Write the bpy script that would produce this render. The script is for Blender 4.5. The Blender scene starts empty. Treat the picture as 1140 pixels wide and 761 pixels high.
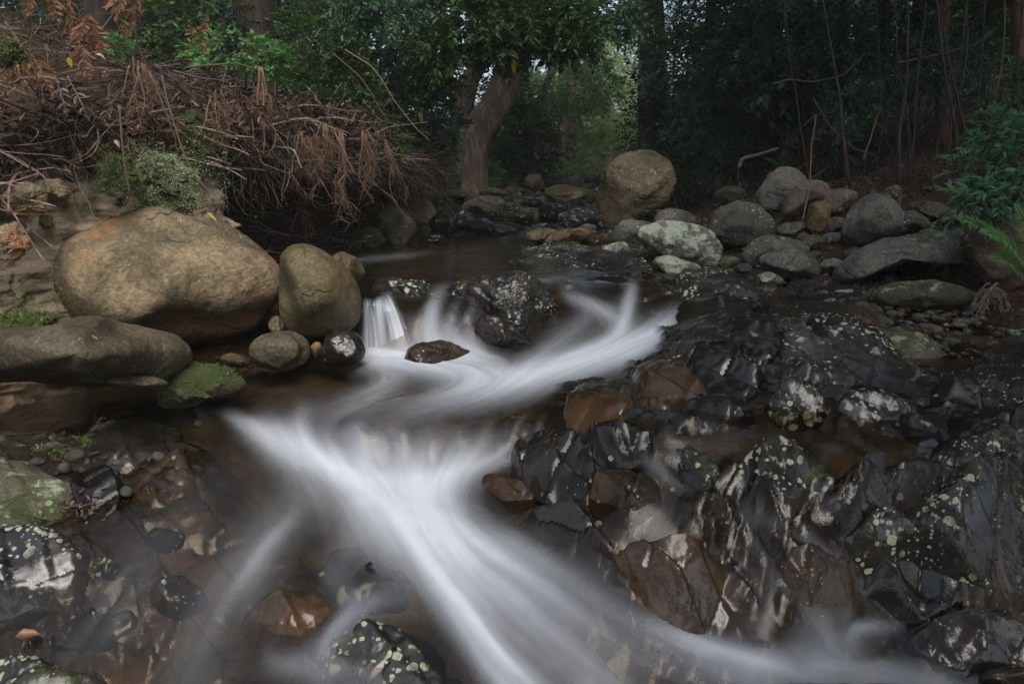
import bpy, math, random
import numpy as np
from mathutils import Vector
random.seed(7)
RNG = np.random.default_rng(11)
R = math.radians
scene = bpy.context.scene
COL = scene.collection

# ------------------------------------------------------------------ camera, sky, sun, exposure
PITCH = 14.5
CAM = np.array([0.0, 0.0, 1.5])
F = 760.0                                   # focal length in photograph pixels (1140 wide)
cd = bpy.data.cameras.new('camera')
cam = bpy.data.objects.new('camera', cd)
COL.objects.link(cam)
cd.lens = 24.0
cd.sensor_width = 36.0
cd.clip_start = 0.05
cd.clip_end = 500
cam.location = CAM
cam.rotation_euler = (R(90 - PITCH), 0, 0)
scene.camera = cam

SUN_EL, SUN_AZ = 56.0, 168.0                # degrees; azimuth clockwise from +Y
world = bpy.data.worlds.new('World')
scene.world = world
world.use_nodes = True
wn = world.node_tree.nodes
wl = world.node_tree.links
wn.clear()
sky = wn.new('ShaderNodeTexSky')
sky.sky_type = 'NISHITA'
sky.sun_disc = False
sky.sun_elevation = R(SUN_EL)
sky.sun_rotation = R(SUN_AZ)
sky.air_density = 1.0
sky.dust_density = 4.0
sky.ozone_density = 1.0
hsv = wn.new('ShaderNodeHueSaturation')
hsv.inputs['Saturation'].default_value = 0.80
bg = wn.new('ShaderNodeBackground')
bg.inputs['Strength'].default_value = 0.12
wo = wn.new('ShaderNodeOutputWorld')
wl.new(sky.outputs[0], hsv.inputs['Color'])
wl.new(hsv.outputs[0], bg.inputs['Color'])
wl.new(bg.outputs[0], wo.inputs['Surface'])

sl = bpy.data.lights.new('sun', 'SUN')
sl.energy = 1.1
sl.angle = R(45)
sl.color = (1.0, 0.98, 0.95)
sun = bpy.data.objects.new('sun', sl)
COL.objects.link(sun)
sun.location = (0, -5, 20)
sdir = Vector((math.sin(R(SUN_AZ)) * math.cos(R(SUN_EL)), math.cos(R(SUN_AZ)) * math.cos(R(SUN_EL)), math.sin(R(SUN_EL))))
sun.rotation_euler = sdir.to_track_quat('Z', 'Y').to_euler()

scene.view_settings.view_transform = 'Standard'
scene.view_settings.look = 'None'
scene.view_settings.exposure = 1.05
scene.view_settings.gamma = 1.0
scene.view_settings.use_curve_mapping = False
scene.cycles.use_denoising = True
scene.cycles.max_bounces = 5
scene.cycles.diffuse_bounces = 3
scene.cycles.glossy_bounces = 2
scene.cycles.transmission_bounces = 3
scene.cycles.transparent_max_bounces = 12
scene.cycles.caustics_reflective = False
scene.cycles.caustics_refractive = False
scene.cycles.sample_clamp_indirect = 4

# ------------------------------------------------------------------ pixel <-> world
_c, _s = math.cos(R(PITCH)), math.sin(R(PITCH))
def ray(px, py):
    a = (np.asarray(px, float) - 570.0) / F
    b = (np.asarray(py, float) - 380.5) / F
    return np.stack([a, _c - b * _s, -_s - b * _c], -1)
def at_y(px, py, Y):
    d = ray(px, py)
    return CAM + d * (np.asarray(Y) / d[..., 1])[..., None]
def at_z(px, py, z):
    d = ray(px, py)
    return CAM + d * ((np.asarray(z, float) - CAM[2]) / d[..., 2])[..., None]
def proj(p):
    q = p - CAM
    f = q[..., 1] * _c - q[..., 2] * _s
    u = q[..., 1] * _s + q[..., 2] * _c
    f = np.maximum(f, 0.05)
    return 570 + F * q[..., 0] / f, 380.5 - F * u / f

# ------------------------------------------------------------------ numpy noise
def _h(ix, iy, iz, seed):
    n = (ix.astype(np.int64) * 374761393 + iy.astype(np.int64) * 668265263 + iz.astype(np.int64) * 2147483647 + seed * 1274126177) & 0xffffffff
    n = ((n ^ (n >> 13)) * 1274126177) & 0xffffffff
    n = ((n ^ (n >> 15)) * 2246822519) & 0xffffffff
    return ((n ^ (n >> 16)) & 0xffffff) / float(0xffffff)
def vnoise(p, seed=0):
    i = np.floor(p)
    f = p - i
    f = f * f * f * (f * (f * 6 - 15) + 10)
    i = i.astype(np.int64)
    x, y, z = i[..., 0], i[..., 1], i[..., 2]
    fx, fy, fz = f[..., 0], f[..., 1], f[..., 2]
    def c(a, b, d): return _h(x + a, y + b, z + d, seed)
    x00 = c(0,0,0) * (1 - fx) + c(1,0,0) * fx
    x10 = c(0,1,0) * (1 - fx) + c(1,1,0) * fx
    x01 = c(0,0,1) * (1 - fx) + c(1,0,1) * fx
    x11 = c(0,1,1) * (1 - fx) + c(1,1,1) * fx
    return ((x00 * (1 - fy) + x10 * fy) * (1 - fz) + (x01 * (1 - fy) + x11 * fy) * fz) * 2 - 1
def fbm(p, octv=4, seed=0, gain=0.5, lac=2.03):
    a, s, t = 1.0, 0.0, 0.0
    q = p.copy()
    for k in range(octv):
        s = s + a * vnoise(q, seed + k * 17)
        t += a
        a *= gain
        q = q * lac + 13.7
    return s / t
def sstep(x, a, b):
    t = np.clip((x - a) / (b - a), 0, 1)
    return t * t * (3 - 2 * t)
def p3(x, y, z=0.0):
    return np.stack([x, y, np.zeros_like(x) + z], -1)

# ------------------------------------------------------------------ mesh helpers
def add_mesh(name, verts, faces, mat=None, parent=None, loc=None, smooth=True, attr=None, sharp=None):
    """verts (N,3) world; faces (M,k) int array or list of such arrays; loc = origin"""
    verts = np.asarray(verts, np.float32)
    if loc is None: loc = np.zeros(3)
    loc = np.asarray(loc, np.float32)
    if not isinstance(faces, list): faces = [faces]
    faces = [np.asarray(f, np.int32) for f in faces if len(f)]
    me = bpy.data.meshes.new(name)
    me.vertices.add(len(verts))
    me.vertices.foreach_set('co', (verts - loc).ravel())
    nl = sum(f.size for f in faces)
    npoly = sum(len(f) for f in faces)
    me.loops.add(nl)
    me.loops.foreach_set('vertex_index', np.concatenate([f.ravel() for f in faces]))
    me.polygons.add(npoly)
    tot = np.concatenate([np.full(len(f), f.shape[1], np.int32) for f in faces])
    st = np.concatenate([[0], np.cumsum(tot)[:-1]]).astype(np.int32)
    me.polygons.foreach_set('loop_start', st)
    me.polygons.foreach_set('loop_total', tot)
    me.polygons.foreach_set('use_smooth', np.full(npoly, smooth, bool))
    me.update(calc_edges=True)
    if sharp: me.set_sharp_from_angle(angle=R(sharp))
    if attr:
        for k, v in attr.items():
            v = np.asarray(v, np.float32)
            if v.ndim == 1:
                me.attributes.new(k, 'FLOAT', 'POINT').data.foreach_set('value', v)
            else:
                c = np.ones((len(v), 4), np.float32); c[:, :3] = v
                me.attributes.new(k, 'FLOAT_COLOR', 'POINT').data.foreach_set('color', c.ravel())
    if mat: me.materials.append(mat)
    o = bpy.data.objects.new(name, me)
    COL.objects.link(o)
    if parent is not None:
        o.parent = parent
        o.location = Vector(loc) - parent.location
    else:
        o.location = Vector(loc)
    return o
def tag(o, label=None, cat=None, group=None, kind=None):
    if label: o['label'] = label
    if cat: o['category'] = cat
    if group: o['group'] = group
    if kind: o['kind'] = kind
    return o
def thing(name, loc, label, cat, group=None):
    o = bpy.data.objects.new(name, None)
    o.empty_display_size = 0.2
    COL.objects.link(o)
    o.location = Vector([float(v) for v in loc])
    return tag(o, label, cat, group)

def grid_faces(nr, nc):
    i = np.arange(nr * nc).reshape(nr, nc)
    return np.stack([i[:-1, :-1], i[:-1, 1:], i[1:, 1:], i[1:, :-1]], -1).reshape(-1, 4)

class Geo:
    """collects vertices and faces of one mesh"""
    def __init__(s): s.v = []; s.f4 = []; s.f3 = []; s.n = 0
    def add(s, v, f4=None, f3=None):
        v = np.asarray(v, float).reshape(-1, 3)
        if f4 is not None and len(f4): s.f4.append(np.asarray(f4) + s.n)
        if f3 is not None and len(f3): s.f3.append(np.asarray(f3) + s.n)
        s.v.append(v); s.n += len(v)
    def build(s, name, mat, parent=None, loc=None, smooth=True):
        fs = []
        if s.f4: fs.append(np.concatenate(s.f4))
        if s.f3: fs.append(np.concatenate(s.f3))
        return add_mesh(name, np.concatenate(s.v), fs, mat, parent, loc, smooth)
    def tube(s, pts, rad, sides=6, rough=0.0, seed=0, cap=True):
        pts = np.asarray(pts, float)
        n = len(pts)
        rad = np.broadcast_to(np.asarray(rad, float), (n,))
        t = np.gradient(pts, axis=0)
        t /= np.linalg.norm(t, axis=1)[:, None] + 1e-9
        ref = np.array([0.31, 0.2, 0.93]) if abs(t[:, 2]).mean() < 0.8 else np.array([0.93, 0.3, 0.1])
        a = np.cross(t, ref); a /= np.linalg.norm(a, axis=1)[:, None] + 1e-9
        b = np.cross(t, a)
        th = np.arange(sides) / sides * 2 * np.pi
        ring = a[:, None, :] * np.cos(th)[None, :, None] + b[:, None, :] * np.sin(th)[None, :, None]
        rr = np.repeat(rad[:, None], sides, 1)
        if rough:
            q = np.stack([np.cos(th)[None, :] * 1.6 + pts[:, 0:1] * 0.2, np.sin(th)[None, :] * 1.6 + pts[:, 1:2] * 0.2, pts[:, 2:3] * 1.3 + 0 * th[None, :]], -1)
            q2 = q * np.array([3.0, 3.0, 0.8])
            rr = rr * (1 + rough * fbm(q, 3, seed) + rough * 0.7 * vnoise(q2 + 5, seed + 3))
        v = pts[:, None, :] + ring * rr[:, :, None]
        i = np.arange(n * sides).reshape(n, sides)
        j = np.roll(i, -1, 1)
        f = np.stack([i[:-1], j[:-1], j[1:], i[1:]], -1).reshape(-1, 4)
        v = v.reshape(-1, 3)
        f3 = []
        if cap:
            v = np.concatenate([v, pts[:1], pts[-1:]])
            k = np.arange(sides)
            k2 = (k + 1) % sides
            f3 = np.concatenate([np.stack([k2, k, np.full(sides, n * sides)], -1),
                                 np.stack([k + (n - 1) * sides, k2 + (n - 1) * sides, np.full(sides, n * sides + 1)], -1)])
        s.add(v, f, f3 if len(f3) else None)
    def sticks(s, p0, p1, r, bend=0.06, segs=3):
        """many thin bent three-sided sticks at once"""
        p0 = np.asarray(p0, float); p1 = np.asarray(p1, float); n = len(p0)
        r = np.broadcast_to(np.asarray(r, float), (n,))
        d = p1 - p0; L = np.linalg.norm(d, axis=1)[:, None]; t = d / (L + 1e-9)
        a = np.cross(t, RNG.normal(size=(n, 3))); a /= np.linalg.norm(a, axis=1)[:, None] + 1e-9
        b = np.cross(t, a)
        off = RNG.normal(size=(n, 2)) * bend * L
        vs = []
        for k in range(segs + 1):
            u = k / segs
            w = math.sin(u * math.pi)
            c = p0 + d * u + a * (off[:, :1] * w) + b * (off[:, 1:] * w * (1 - 1.2 * u))
            rr = (r * (1 - 0.65 * u))[:, None]
            for q in range(3):
                th = q / 3 * 2 * math.pi
                vs.append(c + a * rr * math.cos(th) + b * rr * math.sin(th))
        v = np.stack(vs, 1)
        m = 3 * (segs + 1)
        fs = []
        for k in range(segs):
            for q in range(3):
                fs.append([k * 3 + q, k * 3 + (q + 1) % 3, (k + 1) * 3 + (q + 1) % 3, (k + 1) * 3 + q])
        f = (np.array(fs)[None] + (np.arange(n) * m)[:, None, None]).reshape(-1, 4)
        s.add(v.reshape(-1, 3), f)
    def leaves(s, c, d, L, W, up=None, fold=0.25, curl=0.15):
        """many leaves: base c, direction d, length L, width W; each a folded six-vertex blade"""
        c = np.asarray(c, float); d = np.asarray(d, float); n = len(c)
        d = d / (np.linalg.norm(d, axis=1)[:, None] + 1e-9)
        L = np.broadcast_to(np.asarray(L, float), (n,))[:, None]
        W = np.broadcast_to(np.asarray(W, float), (n,))[:, None]
        if up is None: up = RNG.normal(size=(n, 3)) * 0.6 + np.array([0, 0, 1.0])
        a = np.cross(d, up); a /= np.linalg.norm(a, axis=1)[:, None] + 1e-9
        u = np.cross(a, d)
        l1 = c + d * L * 0.33 + a * W * 0.5 + u * W * fold
        r1 = c + d * L * 0.33 - a * W * 0.5 + u * W * fold
        l2 = c + d * L * 0.7 + a * W * 0.34 + u * (W * fold - L * curl * 0.3)
        r2 = c + d * L * 0.7 - a * W * 0.34 + u * (W * fold - L * curl * 0.3)
        tip = c + d * L - u * L * curl
        v = np.stack([c, l1, l2, tip, r2, r1], 1).reshape(-1, 3)
        f = (np.array([[0, 1, 2, 3], [0, 3, 4, 5]])[None] + (np.arange(n) * 6)[:, None, None]).reshape(-1, 4)
        s.add(v, f)
    def quadleaves(s, c, d, L, W, up=None):
        c = np.asarray(c, float); d = np.asarray(d, float); n = len(c)
        d = d / (np.linalg.norm(d, axis=1)[:, None] + 1e-9)
        L = np.broadcast_to(np.asarray(L, float), (n,))[:, None]
        W = np.broadcast_to(np.asarray(W, float), (n,))[:, None]
        if up is None: up = RNG.normal(size=(n, 3)) * 0.7 + np.array([0, 0, 1.0])
        a = np.cross(d, up); a /= np.linalg.norm(a, axis=1)[:, None] + 1e-9
        v = np.stack([c, c + d * L * 0.45 + a * W * 0.5, c + d * L, c + d * L * 0.45 - a * W * 0.5], 1).reshape(-1, 3)
        f = np.arange(n * 4).reshape(n, 4)
        s.add(v, f)
# ------------------------------------------------------------------ materials
class NT:
    def __init__(s, name):
        s.m = bpy.data.materials.new(name); s.m.use_nodes = True
        s.n = s.m.node_tree.nodes; s.l = s.m.node_tree.links
        s.n.clear()
        s.out = s.n.new('ShaderNodeOutputMaterial')
    def new(s, t, **kw):
        o = s.n.new('ShaderNode' + t)
        for k, v in kw.items():
            if k in o.inputs: s.put(o.inputs[k], v)
            else: setattr(o, k, v)
        return o
    def put(s, sock, v):
        if isinstance(v, bpy.types.NodeSocket): s.l.new(v, sock)
        elif isinstance(v, (tuple, list)) and len(v) == 3 and sock.type == 'RGBA': sock.default_value = (*v, 1)
        else: sock.default_value = v
    def mix(s, fac, a, b, blend='MIX'):
        o = s.n.new('ShaderNodeMix'); o.data_type = 'RGBA'; o.blend_type = blend
        s.put(o.inputs[0], fac); s.put(o.inputs[6], a); s.put(o.inputs[7], b)
        return o.outputs[2]
    def math(s, op, a, b=0.0, c=None, clamp=False):
        o = s.n.new('ShaderNodeMath'); o.operation = op; o.use_clamp = clamp
        s.put(o.inputs[0], a); s.put(o.inputs[1], b)
        if c is not None: s.put(o.inputs[2], c)
        return o.outputs[0]
    def ramp(s, x, a, b):
        o = s.n.new('ShaderNodeMapRange'); o.interpolation_type = 'SMOOTHSTEP'
        s.put(o.inputs[0], x); o.inputs[1].default_value = a; o.inputs[2].default_value = b
        return o.outputs[0]
    def noise(s, vec, scale, detail=4, rough=0.6, dist=0.0):
        o = s.n.new('ShaderNodeTexNoise')
        s.put(o.inputs['Vector'], vec); o.inputs['Scale'].default_value = scale
        o.inputs['Detail'].default_value = detail; o.inputs['Roughness'].default_value = rough
        o.inputs['Distortion'].default_value = dist
        return o.outputs['Fac']
    def coords(s):
        tc = s.n.new('ShaderNodeTexCoord'); oi = s.n.new('ShaderNodeObjectInfo')
        o = s.n.new('ShaderNodeVectorMath'); o.operation = 'MULTIPLY_ADD'
        cmb = s.n.new('ShaderNodeCombineXYZ')
        for k, f in enumerate((37.0, 71.0, 53.0)):
            s.put(cmb.inputs[k], s.math('MULTIPLY', oi.outputs['Random'], f))
        s.l.new(tc.outputs['Object'], o.inputs[0]); o.inputs[1].default_value = (1, 1, 1); s.l.new(cmb.outputs[0], o.inputs[2])
        return o.outputs[0]
    def scaled(s, vec, sc):
        o = s.n.new('ShaderNodeVectorMath'); o.operation = 'MULTIPLY'
        s.put(o.inputs[0], vec); o.inputs[1].default_value = sc
        return o.outputs[0]
    def warp(s, vec, scale, amt):
        n = s.n.new('ShaderNodeTexNoise'); s.put(n.inputs['Vector'], vec); n.inputs['Scale'].default_value = scale
        n.inputs['Detail'].default_value = 3
        o = s.n.new('ShaderNodeVectorMath'); o.operation = 'MULTIPLY_ADD'
        s.l.new(n.outputs['Color'], o.inputs[0]); o.inputs[1].default_value = (amt,) * 3; s.put(o.inputs[2], vec)
        return o.outputs[0]
    def nz(s):
        g = s.n.new('ShaderNodeNewGeometry'); x = s.n.new('ShaderNodeSeparateXYZ')
        s.l.new(g.outputs['Normal'], x.inputs[0])
        return x.outputs[2]
    def spots(s, vec, scale, share, size):
        """round irregular patches: 1 inside"""
        v = s.n.new('ShaderNodeTexVoronoi'); s.put(v.inputs['Vector'], vec); v.inputs['Scale'].default_value = scale
        sep = s.n.new('ShaderNodeSeparateColor'); s.l.new(v.outputs['Color'], sep.inputs[0])
        pick = s.math('GREATER_THAN', sep.outputs[0], 1 - share)
        sz = s.math('MULTIPLY', s.math('ADD', sep.outputs[1], 0.35), size)
        d = s.math('SUBTRACT', sz, v.outputs['Distance'])
        return s.math('MULTIPLY', pick, s.ramp(d, -0.02, 0.05))
    def bump(s, h, strength, dist, normal=None):
        b = s.n.new('ShaderNodeBump'); b.inputs['Strength'].default_value = strength
        b.inputs['Distance'].default_value = dist; s.put(b.inputs['Height'], h)
        if normal is not None: s.l.new(normal, b.inputs['Normal'])
        return b.outputs[0]
    def surf(s, x):
        s.l.new(x, s.out.inputs['Surface']); return s.m

def rock_mat(name, c1, c2, rough=0.75, lichen=0.0, lichen_big=0.0, crust=0.0, moss=0.0, stain=0.0,
             lcol=(0.42, 0.46, 0.36), wet=0.0, bumps=1.0, scl=1.0, spec=0.35, waterline=None):
    s = NT(name)
    v = s.coords()
    w = s.warp(v, 5.0 * scl, 0.12)
    base = s.mix(s.ramp(s.noise(v, 2.2 * scl, 6, 0.62), 0.36, 0.66), c1, c2)
    fine = s.noise(w, 34 * scl, 5, 0.7)
    base = s.mix(s.ramp(fine, 0.30, 0.72), s.mix(1.0, base, (0.45, 0.43, 0.42), 'MULTIPLY'), base)
    base = s.mix(s.math('MULTIPLY', s.ramp(s.noise(v, 90 * scl, 2, 0.5), 0.55, 0.75), 0.35), base, s.mix(1.0, base, (1.9, 1.85, 1.75), 'MULTIPLY'))
    if stain:
        base = s.mix(s.math('MULTIPLY', s.ramp(s.noise(w, 1.6 * scl, 4, 0.6), 0.5, 0.68), stain), base, (0.30, 0.115, 0.035))
    up = s.nz()
    rg = rough
    crackh = None
    if not wet:
        # sparse cracks across the stone
        ve = s.new('TexVoronoi', feature='DISTANCE_TO_EDGE'); s.put(ve.inputs['Vector'], s.scaled(s.warp(v, 3.0, 0.25), (1.0, 1.0, 1.9))); ve.inputs['Scale'].default_value = 1.7
        ck = s.math('MULTIPLY', s.ramp(ve.outputs['Distance'], 0.012, 0.002), s.ramp(s.noise(v, 1.9, 2, 0.5), 0.50, 0.60))
        base = s.mix(s.math('MULTIPLY', ck, 0.75), base, (0.02, 0.016, 0.012))
        pit = s.ramp(s.noise(v, 55 * scl, 2, 0.5), 0.33, 0.25)
        base = s.mix(s.math('MULTIPLY', pit, 0.5), base, (0.03, 0.024, 0.016))
        crackh = s.math('ADD', ck, s.math('MULTIPLY', pit, 0.4))
    if waterline is not None:
        gp = s.new('NewGeometry'); sx = s.new('SeparateXYZ'); s.l.new(gp.outputs['Position'], sx.inputs[0])
        wl = s.ramp(s.math('ADD', sx.outputs[2], s.math('MULTIPLY', s.noise(v, 3.5, 4, 0.6), -0.16)), waterline + 0.02, waterline - 0.06)
        base = s.mix(wl, base, s.mix(1.0, base, (0.30, 0.27, 0.22), 'MULTIPLY'))
        rg = s.math('SUBTRACT', rough, s.math('MULTIPLY', wl, rough - 0.28))
    if moss:
        mm = s.math('MULTIPLY', s.ramp(s.math('ADD', s.noise(w, 3.2, 6, 0.7), s.math('MULTIPLY', up, 0.16)), 0.66 - moss * 0.22, 0.74 - moss * 0.2), 0.92)
        mcol = s.mix(s.noise(v, 40, 3, 0.6), (0.018, 0.026, 0.008), (0.075, 0.095, 0.028))
        base = s.mix(mm, base, mcol)
        rg = s.math('MAXIMUM', rg, s.math('MULTIPLY', mm, 0.95)) if not isinstance(rg, float) else s.math('ADD', s.math('MULTIPLY', mm, 0.95 - rough), rough)
    lm = None
    if crust:
        cr = s.ramp(s.math('ADD', s.noise(w, 6.5, 7, 0.72), s.math('MULTIPLY', up, 0.10)), 0.70 - crust * 0.22, 0.76 - crust * 0.2)
        lm = cr
    if lichen:
        a = s.spots(s.warp(v, 22, 0.03), 30, lichen, 0.40)
        b = s.spots(s.warp(v, 60, 0.012), 75, lichen, 0.42)
        a = s.math('MAXIMUM', a, b)
        a = s.math('MULTIPLY', a, s.ramp(s.noise(v, 2.4, 4, 0.6), 0.50, 0.60))
        lm = a if lm is None else s.math('MAXIMUM', lm, a)
    if lichen_big:
        a = s.spots(s.warp(v, 26, 0.035), 19, lichen_big, 0.42)
        a2 = s.spots(s.warp(v, 45, 0.02), 38, lichen_big, 0.42)
        a = s.math('MAXIMUM', a, a2)
        a = s.math('MULTIPLY', a, s.ramp(s.math('ADD', s.noise(v, 2.0, 3, 0.5), s.math('MULTIPLY', up, 0.12)), 0.60, 0.66))
        lm = a if lm is None else s.math('MAXIMUM', lm, a)
    if lm is not None:
        lc = s.mix(s.noise(v, 9, 3, 0.6), s.mix(1.0, lcol, (0.62, 0.66, 0.5), 'MULTIPLY'), lcol)
        lc = s.mix(s.ramp(s.noise(v, 130, 2, 0.5), 0.4, 0.6), s.mix(1.0, lc, (0.6, 0.6, 0.6), 'MULTIPLY'), lc)
        lm = s.math('MULTIPLY', lm, 0.88)
        base = s.mix(lm, base, lc)
        if not isinstance(rg, float):
            rg = s.math('MAXIMUM', rg, s.math('MULTIPLY', lm, 0.85))
        else:
            rg = s.math('ADD', s.math('MULTIPLY', lm, 0.85 - rough), rough)
    if wet:
        # patchy drying of the wet surface
        dry = s.math('MULTIPLY', s.ramp(s.noise(v, 4.0, 4, 0.6), 0.48, 0.70), 0.35 * (1.4 - wet))
        rg = s.math('ADD', rg, dry, clamp=True)
    h = s.math('ADD', s.math('MULTIPLY', s.noise(w, 14 * scl, 6, 0.66), 1.0), s.math('MULTIPLY', fine, 0.35))
    if crackh is not None: h = s.math('SUBTRACT', h, s.math('MULTIPLY', crackh, 0.7))
    n1 = s.bump(h, 0.65 * min(1.0, bumps), 0.035 * bumps)
    n2 = s.bump(s.noise(v, 120 * scl, 3, 0.6), 0.5, 0.003 * bumps, n1)
    b = s.new('BsdfPrincipled')
    s.put(b.inputs['Base Color'], base)
    s.put(b.inputs['Roughness'], rg)
    b.inputs['Specular IOR Level'].default_value = spec
    s.l.new(n2, b.inputs['Normal'])
    if wet:
        film = s.math('SUBTRACT', 1.0, s.math('MULTIPLY', s.math('ADD', dry, lm if lm is not None else 0.0, clamp=True), 1.0), clamp=True)
        s.put(b.inputs['Coat Weight'], s.math('MULTIPLY', film, s.math('ADD', .5, s.math('MULTIPLY', s.ramp(s.noise(v, 2.6, 3, 0.5), .42, .58), .5)))); b.inputs['Coat Roughness'].default_value = 0.10; b.inputs['Coat IOR'].default_value = 1.48
        cn = s.bump(s.noise(w, 15 * scl, 4, 0.55), 0.30, 0.018 * bumps)
        s.l.new(cn, b.inputs['Coat Normal'])
    return s.surf(b.outputs[0])

M = {}
M['tan'] = rock_mat('tan_boulder', (0.13, 0.105, 0.06), (0.36, 0.28, 0.17), 0.8, lichen=0.12, stain=0.75, bumps=1.6, scl=0.9, waterline=0.12)
M['olive'] = rock_mat('olive_boulder', (0.07, 0.058, 0.030), (0.19, 0.15, 0.08), 0.6, lichen=0.10, stain=0.25, bumps=1.0, moss=0.1, waterline=0.16)
M['brown_slab'] = rock_mat('brown_slab', (0.075, 0.058, 0.036), (0.16, 0.13, 0.085), 0.55, lichen=0.10, bumps=1.0)
M['grey'] = rock_mat('grey_boulder', (0.085, 0.082, 0.072), (0.19, 0.182, 0.155), 0.8, lichen=0.30, crust=0.12, bumps=0.8, moss=0.06)
M['grey_dark'] = rock_mat('dark_grey_boulder', (0.05, 0.047, 0.04), (0.12, 0.112, 0.092), 0.75, lichen=0.25, bumps=0.9, moss=0.12)
M['redgrey'] = rock_mat('reddish_boulder', (0.10, 0.07, 0.055), (0.19, 0.15, 0.12), 0.8, lichen=0.22, bumps=0.8, stain=0.2, moss=0.05)
M['perched'] = rock_mat('speckled_boulder', (0.13, 0.10, 0.06), (0.25, 0.205, 0.13), 0.8, lichen=0.35, lichen_big=0.18, crust=0.1, bumps=1.0, moss=0.12)
M['pale'] = rock_mat('pale_lichen_boulder', (0.09, 0.085, 0.07), (0.18, 0.17, 0.14), 0.8, lichen=0.3, crust=0.85, lcol=(0.45, 0.50, 0.43), bumps=0.9)
M['wet'] = rock_mat('wet_black_rock', (0.006, 0.005, 0.004), (0.026, 0.020, 0.014), 0.45, lichen=0.05, wet=0.8, bumps=0.75, spec=0.12)
M['wetbrown'] = rock_mat('wet_brown_rock', (0.018, 0.012, 0.006), (0.060, 0.037, 0.017), 0.45, lichen=0.05, stain=0.12, wet=0.8, bumps=0.75, spec=0.12)
M['wetorange'] = rock_mat('wet_orange_rock', (0.014, 0.009, 0.005), (0.060, 0.034, 0.014), 0.45, stain=0.14, wet=0.9, bumps=0.75, spec=0.12)
M['wetlichen'] = rock_mat('wet_lichened_rock', (0.010, 0.009, 0.008), (0.038, 0.032, 0.025), 0.5, lichen=0.22, lichen_big=0.32, wet=0.6, bumps=0.85, moss=0.05, lcol=(0.60, 0.61, 0.47), spec=0.12)
M['slate'] = rock_mat('damp_slate', (0.012, 0.011, 0.011), (0.042, 0.037, 0.035), 0.5, lichen=0.22, lichen_big=0.22, wet=0.5, bumps=0.7, lcol=(0.55, 0.57, 0.47), spec=0.15)
M['mossy'] = rock_mat('mossy_rock', (0.04, 0.034, 0.022), (0.09, 0.075, 0.045), 0.6, lichen=0.18, moss=0.55, bumps=1.2)
M['mossdry'] = rock_mat('olive_lichen_rock', (0.06, 0.055, 0.036), (0.14, 0.125, 0.08), 0.65, lichen=0.4, crust=0.35, moss=0.3, bumps=1.1)
M['orange'] = rock_mat('orange_pebble', (0.30, 0.11, 0.05), (0.42, 0.17, 0.08), 0.5, bumps=0.4)

def bed_material():
    s = NT('creek_bed')
    g = s.new('Attribute', attribute_name='zone')
    sep = s.new('SeparateColor'); s.l.new(g.outputs['Color'], sep.inputs[0])
    silt, litter, dry = sep.outputs[0], sep.outputs[1], sep.outputs[2]
    tc = s.new('TexCoord'); v = tc.outputs['Object']; w = s.warp(v, 4, 0.15)
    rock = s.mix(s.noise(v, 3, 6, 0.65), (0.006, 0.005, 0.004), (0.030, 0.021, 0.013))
    rock = s.mix(s.math('MULTIPLY', s.ramp(s.noise(w, 5, 5, 0.7), 0.58, 0.68), 0.6), rock, (0.10, 0.05, 0.02))
    a = s.spots(s.warp(v, 26, 0.04), 20, 0.28, 0.40)
    a2 = s.spots(s.warp(v, 60, 0.015), 55, 0.28, 0.40)
    lm = s.math('MULTIPLY', s.math('MAXIMUM', a, a2), s.ramp(s.noise(v, 1.5, 4, 0.6), 0.57, 0.63))
    lm = s.math('MULTIPLY', lm, dry)
    rock = s.mix(s.math('MULTIPLY', lm, 0.85), rock, (0.55, 0.57, 0.46))
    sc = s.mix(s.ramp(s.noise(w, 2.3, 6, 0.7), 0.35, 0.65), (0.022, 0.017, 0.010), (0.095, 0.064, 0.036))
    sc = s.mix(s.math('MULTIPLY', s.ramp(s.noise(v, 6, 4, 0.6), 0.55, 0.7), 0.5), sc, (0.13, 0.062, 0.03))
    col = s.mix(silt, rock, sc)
    lc = s.mix(s.noise(v, 18, 6, 0.75), (0.012, 0.008, 0.005), (0.085, 0.048, 0.032))
    lc = s.mix(s.math('MULTIPLY', s.ramp(s.noise(v, 2.0, 4, 0.6), 0.55, 0.7), 0.5), lc, (0.03, 0.045, 0.012))
    col = s.mix(litter, col, lc)
    rg = s.math('ADD', s.math('MULTIPLY', litter, 0.5), s.math('ADD', 0.42, s.math('MULTIPLY', lm, 0.5)), clamp=True)
    rg = s.math('ADD', rg, s.math('MULTIPLY', s.ramp(s.noise(v, 4.0, 4, 0.6), 0.48, 0.70), 0.25), clamp=True)
    h = s.math('ADD', s.noise(w, 13, 7, 0.68), s.math('MULTIPLY', s.noise(v, 45, 4, 0.6), 0.3))
    n1 = s.bump(h, 0.7, 0.045)
    b = s.new('BsdfPrincipled')
    s.put(b.inputs['Base Color'], col); s.put(b.inputs['Roughness'], rg)
    b.inputs['Specular IOR Level'].default_value = 0.2
    s.l.new(n1, b.inputs['Normal'])
    s.put(b.inputs['Coat Weight'], s.math('MULTIPLY', s.math('SUBTRACT', 1.0, s.math('ADD', litter, lm, clamp=True), clamp=True), .7)); b.inputs['Coat Roughness'].default_value = 0.07
    s.l.new(s.bump(s.noise(w, 15, 4, 0.55), 0.30, 0.02), b.inputs['Coat Normal'])
    return s.surf(b.outputs[0])
M['bed'] = bed_material()

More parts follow.
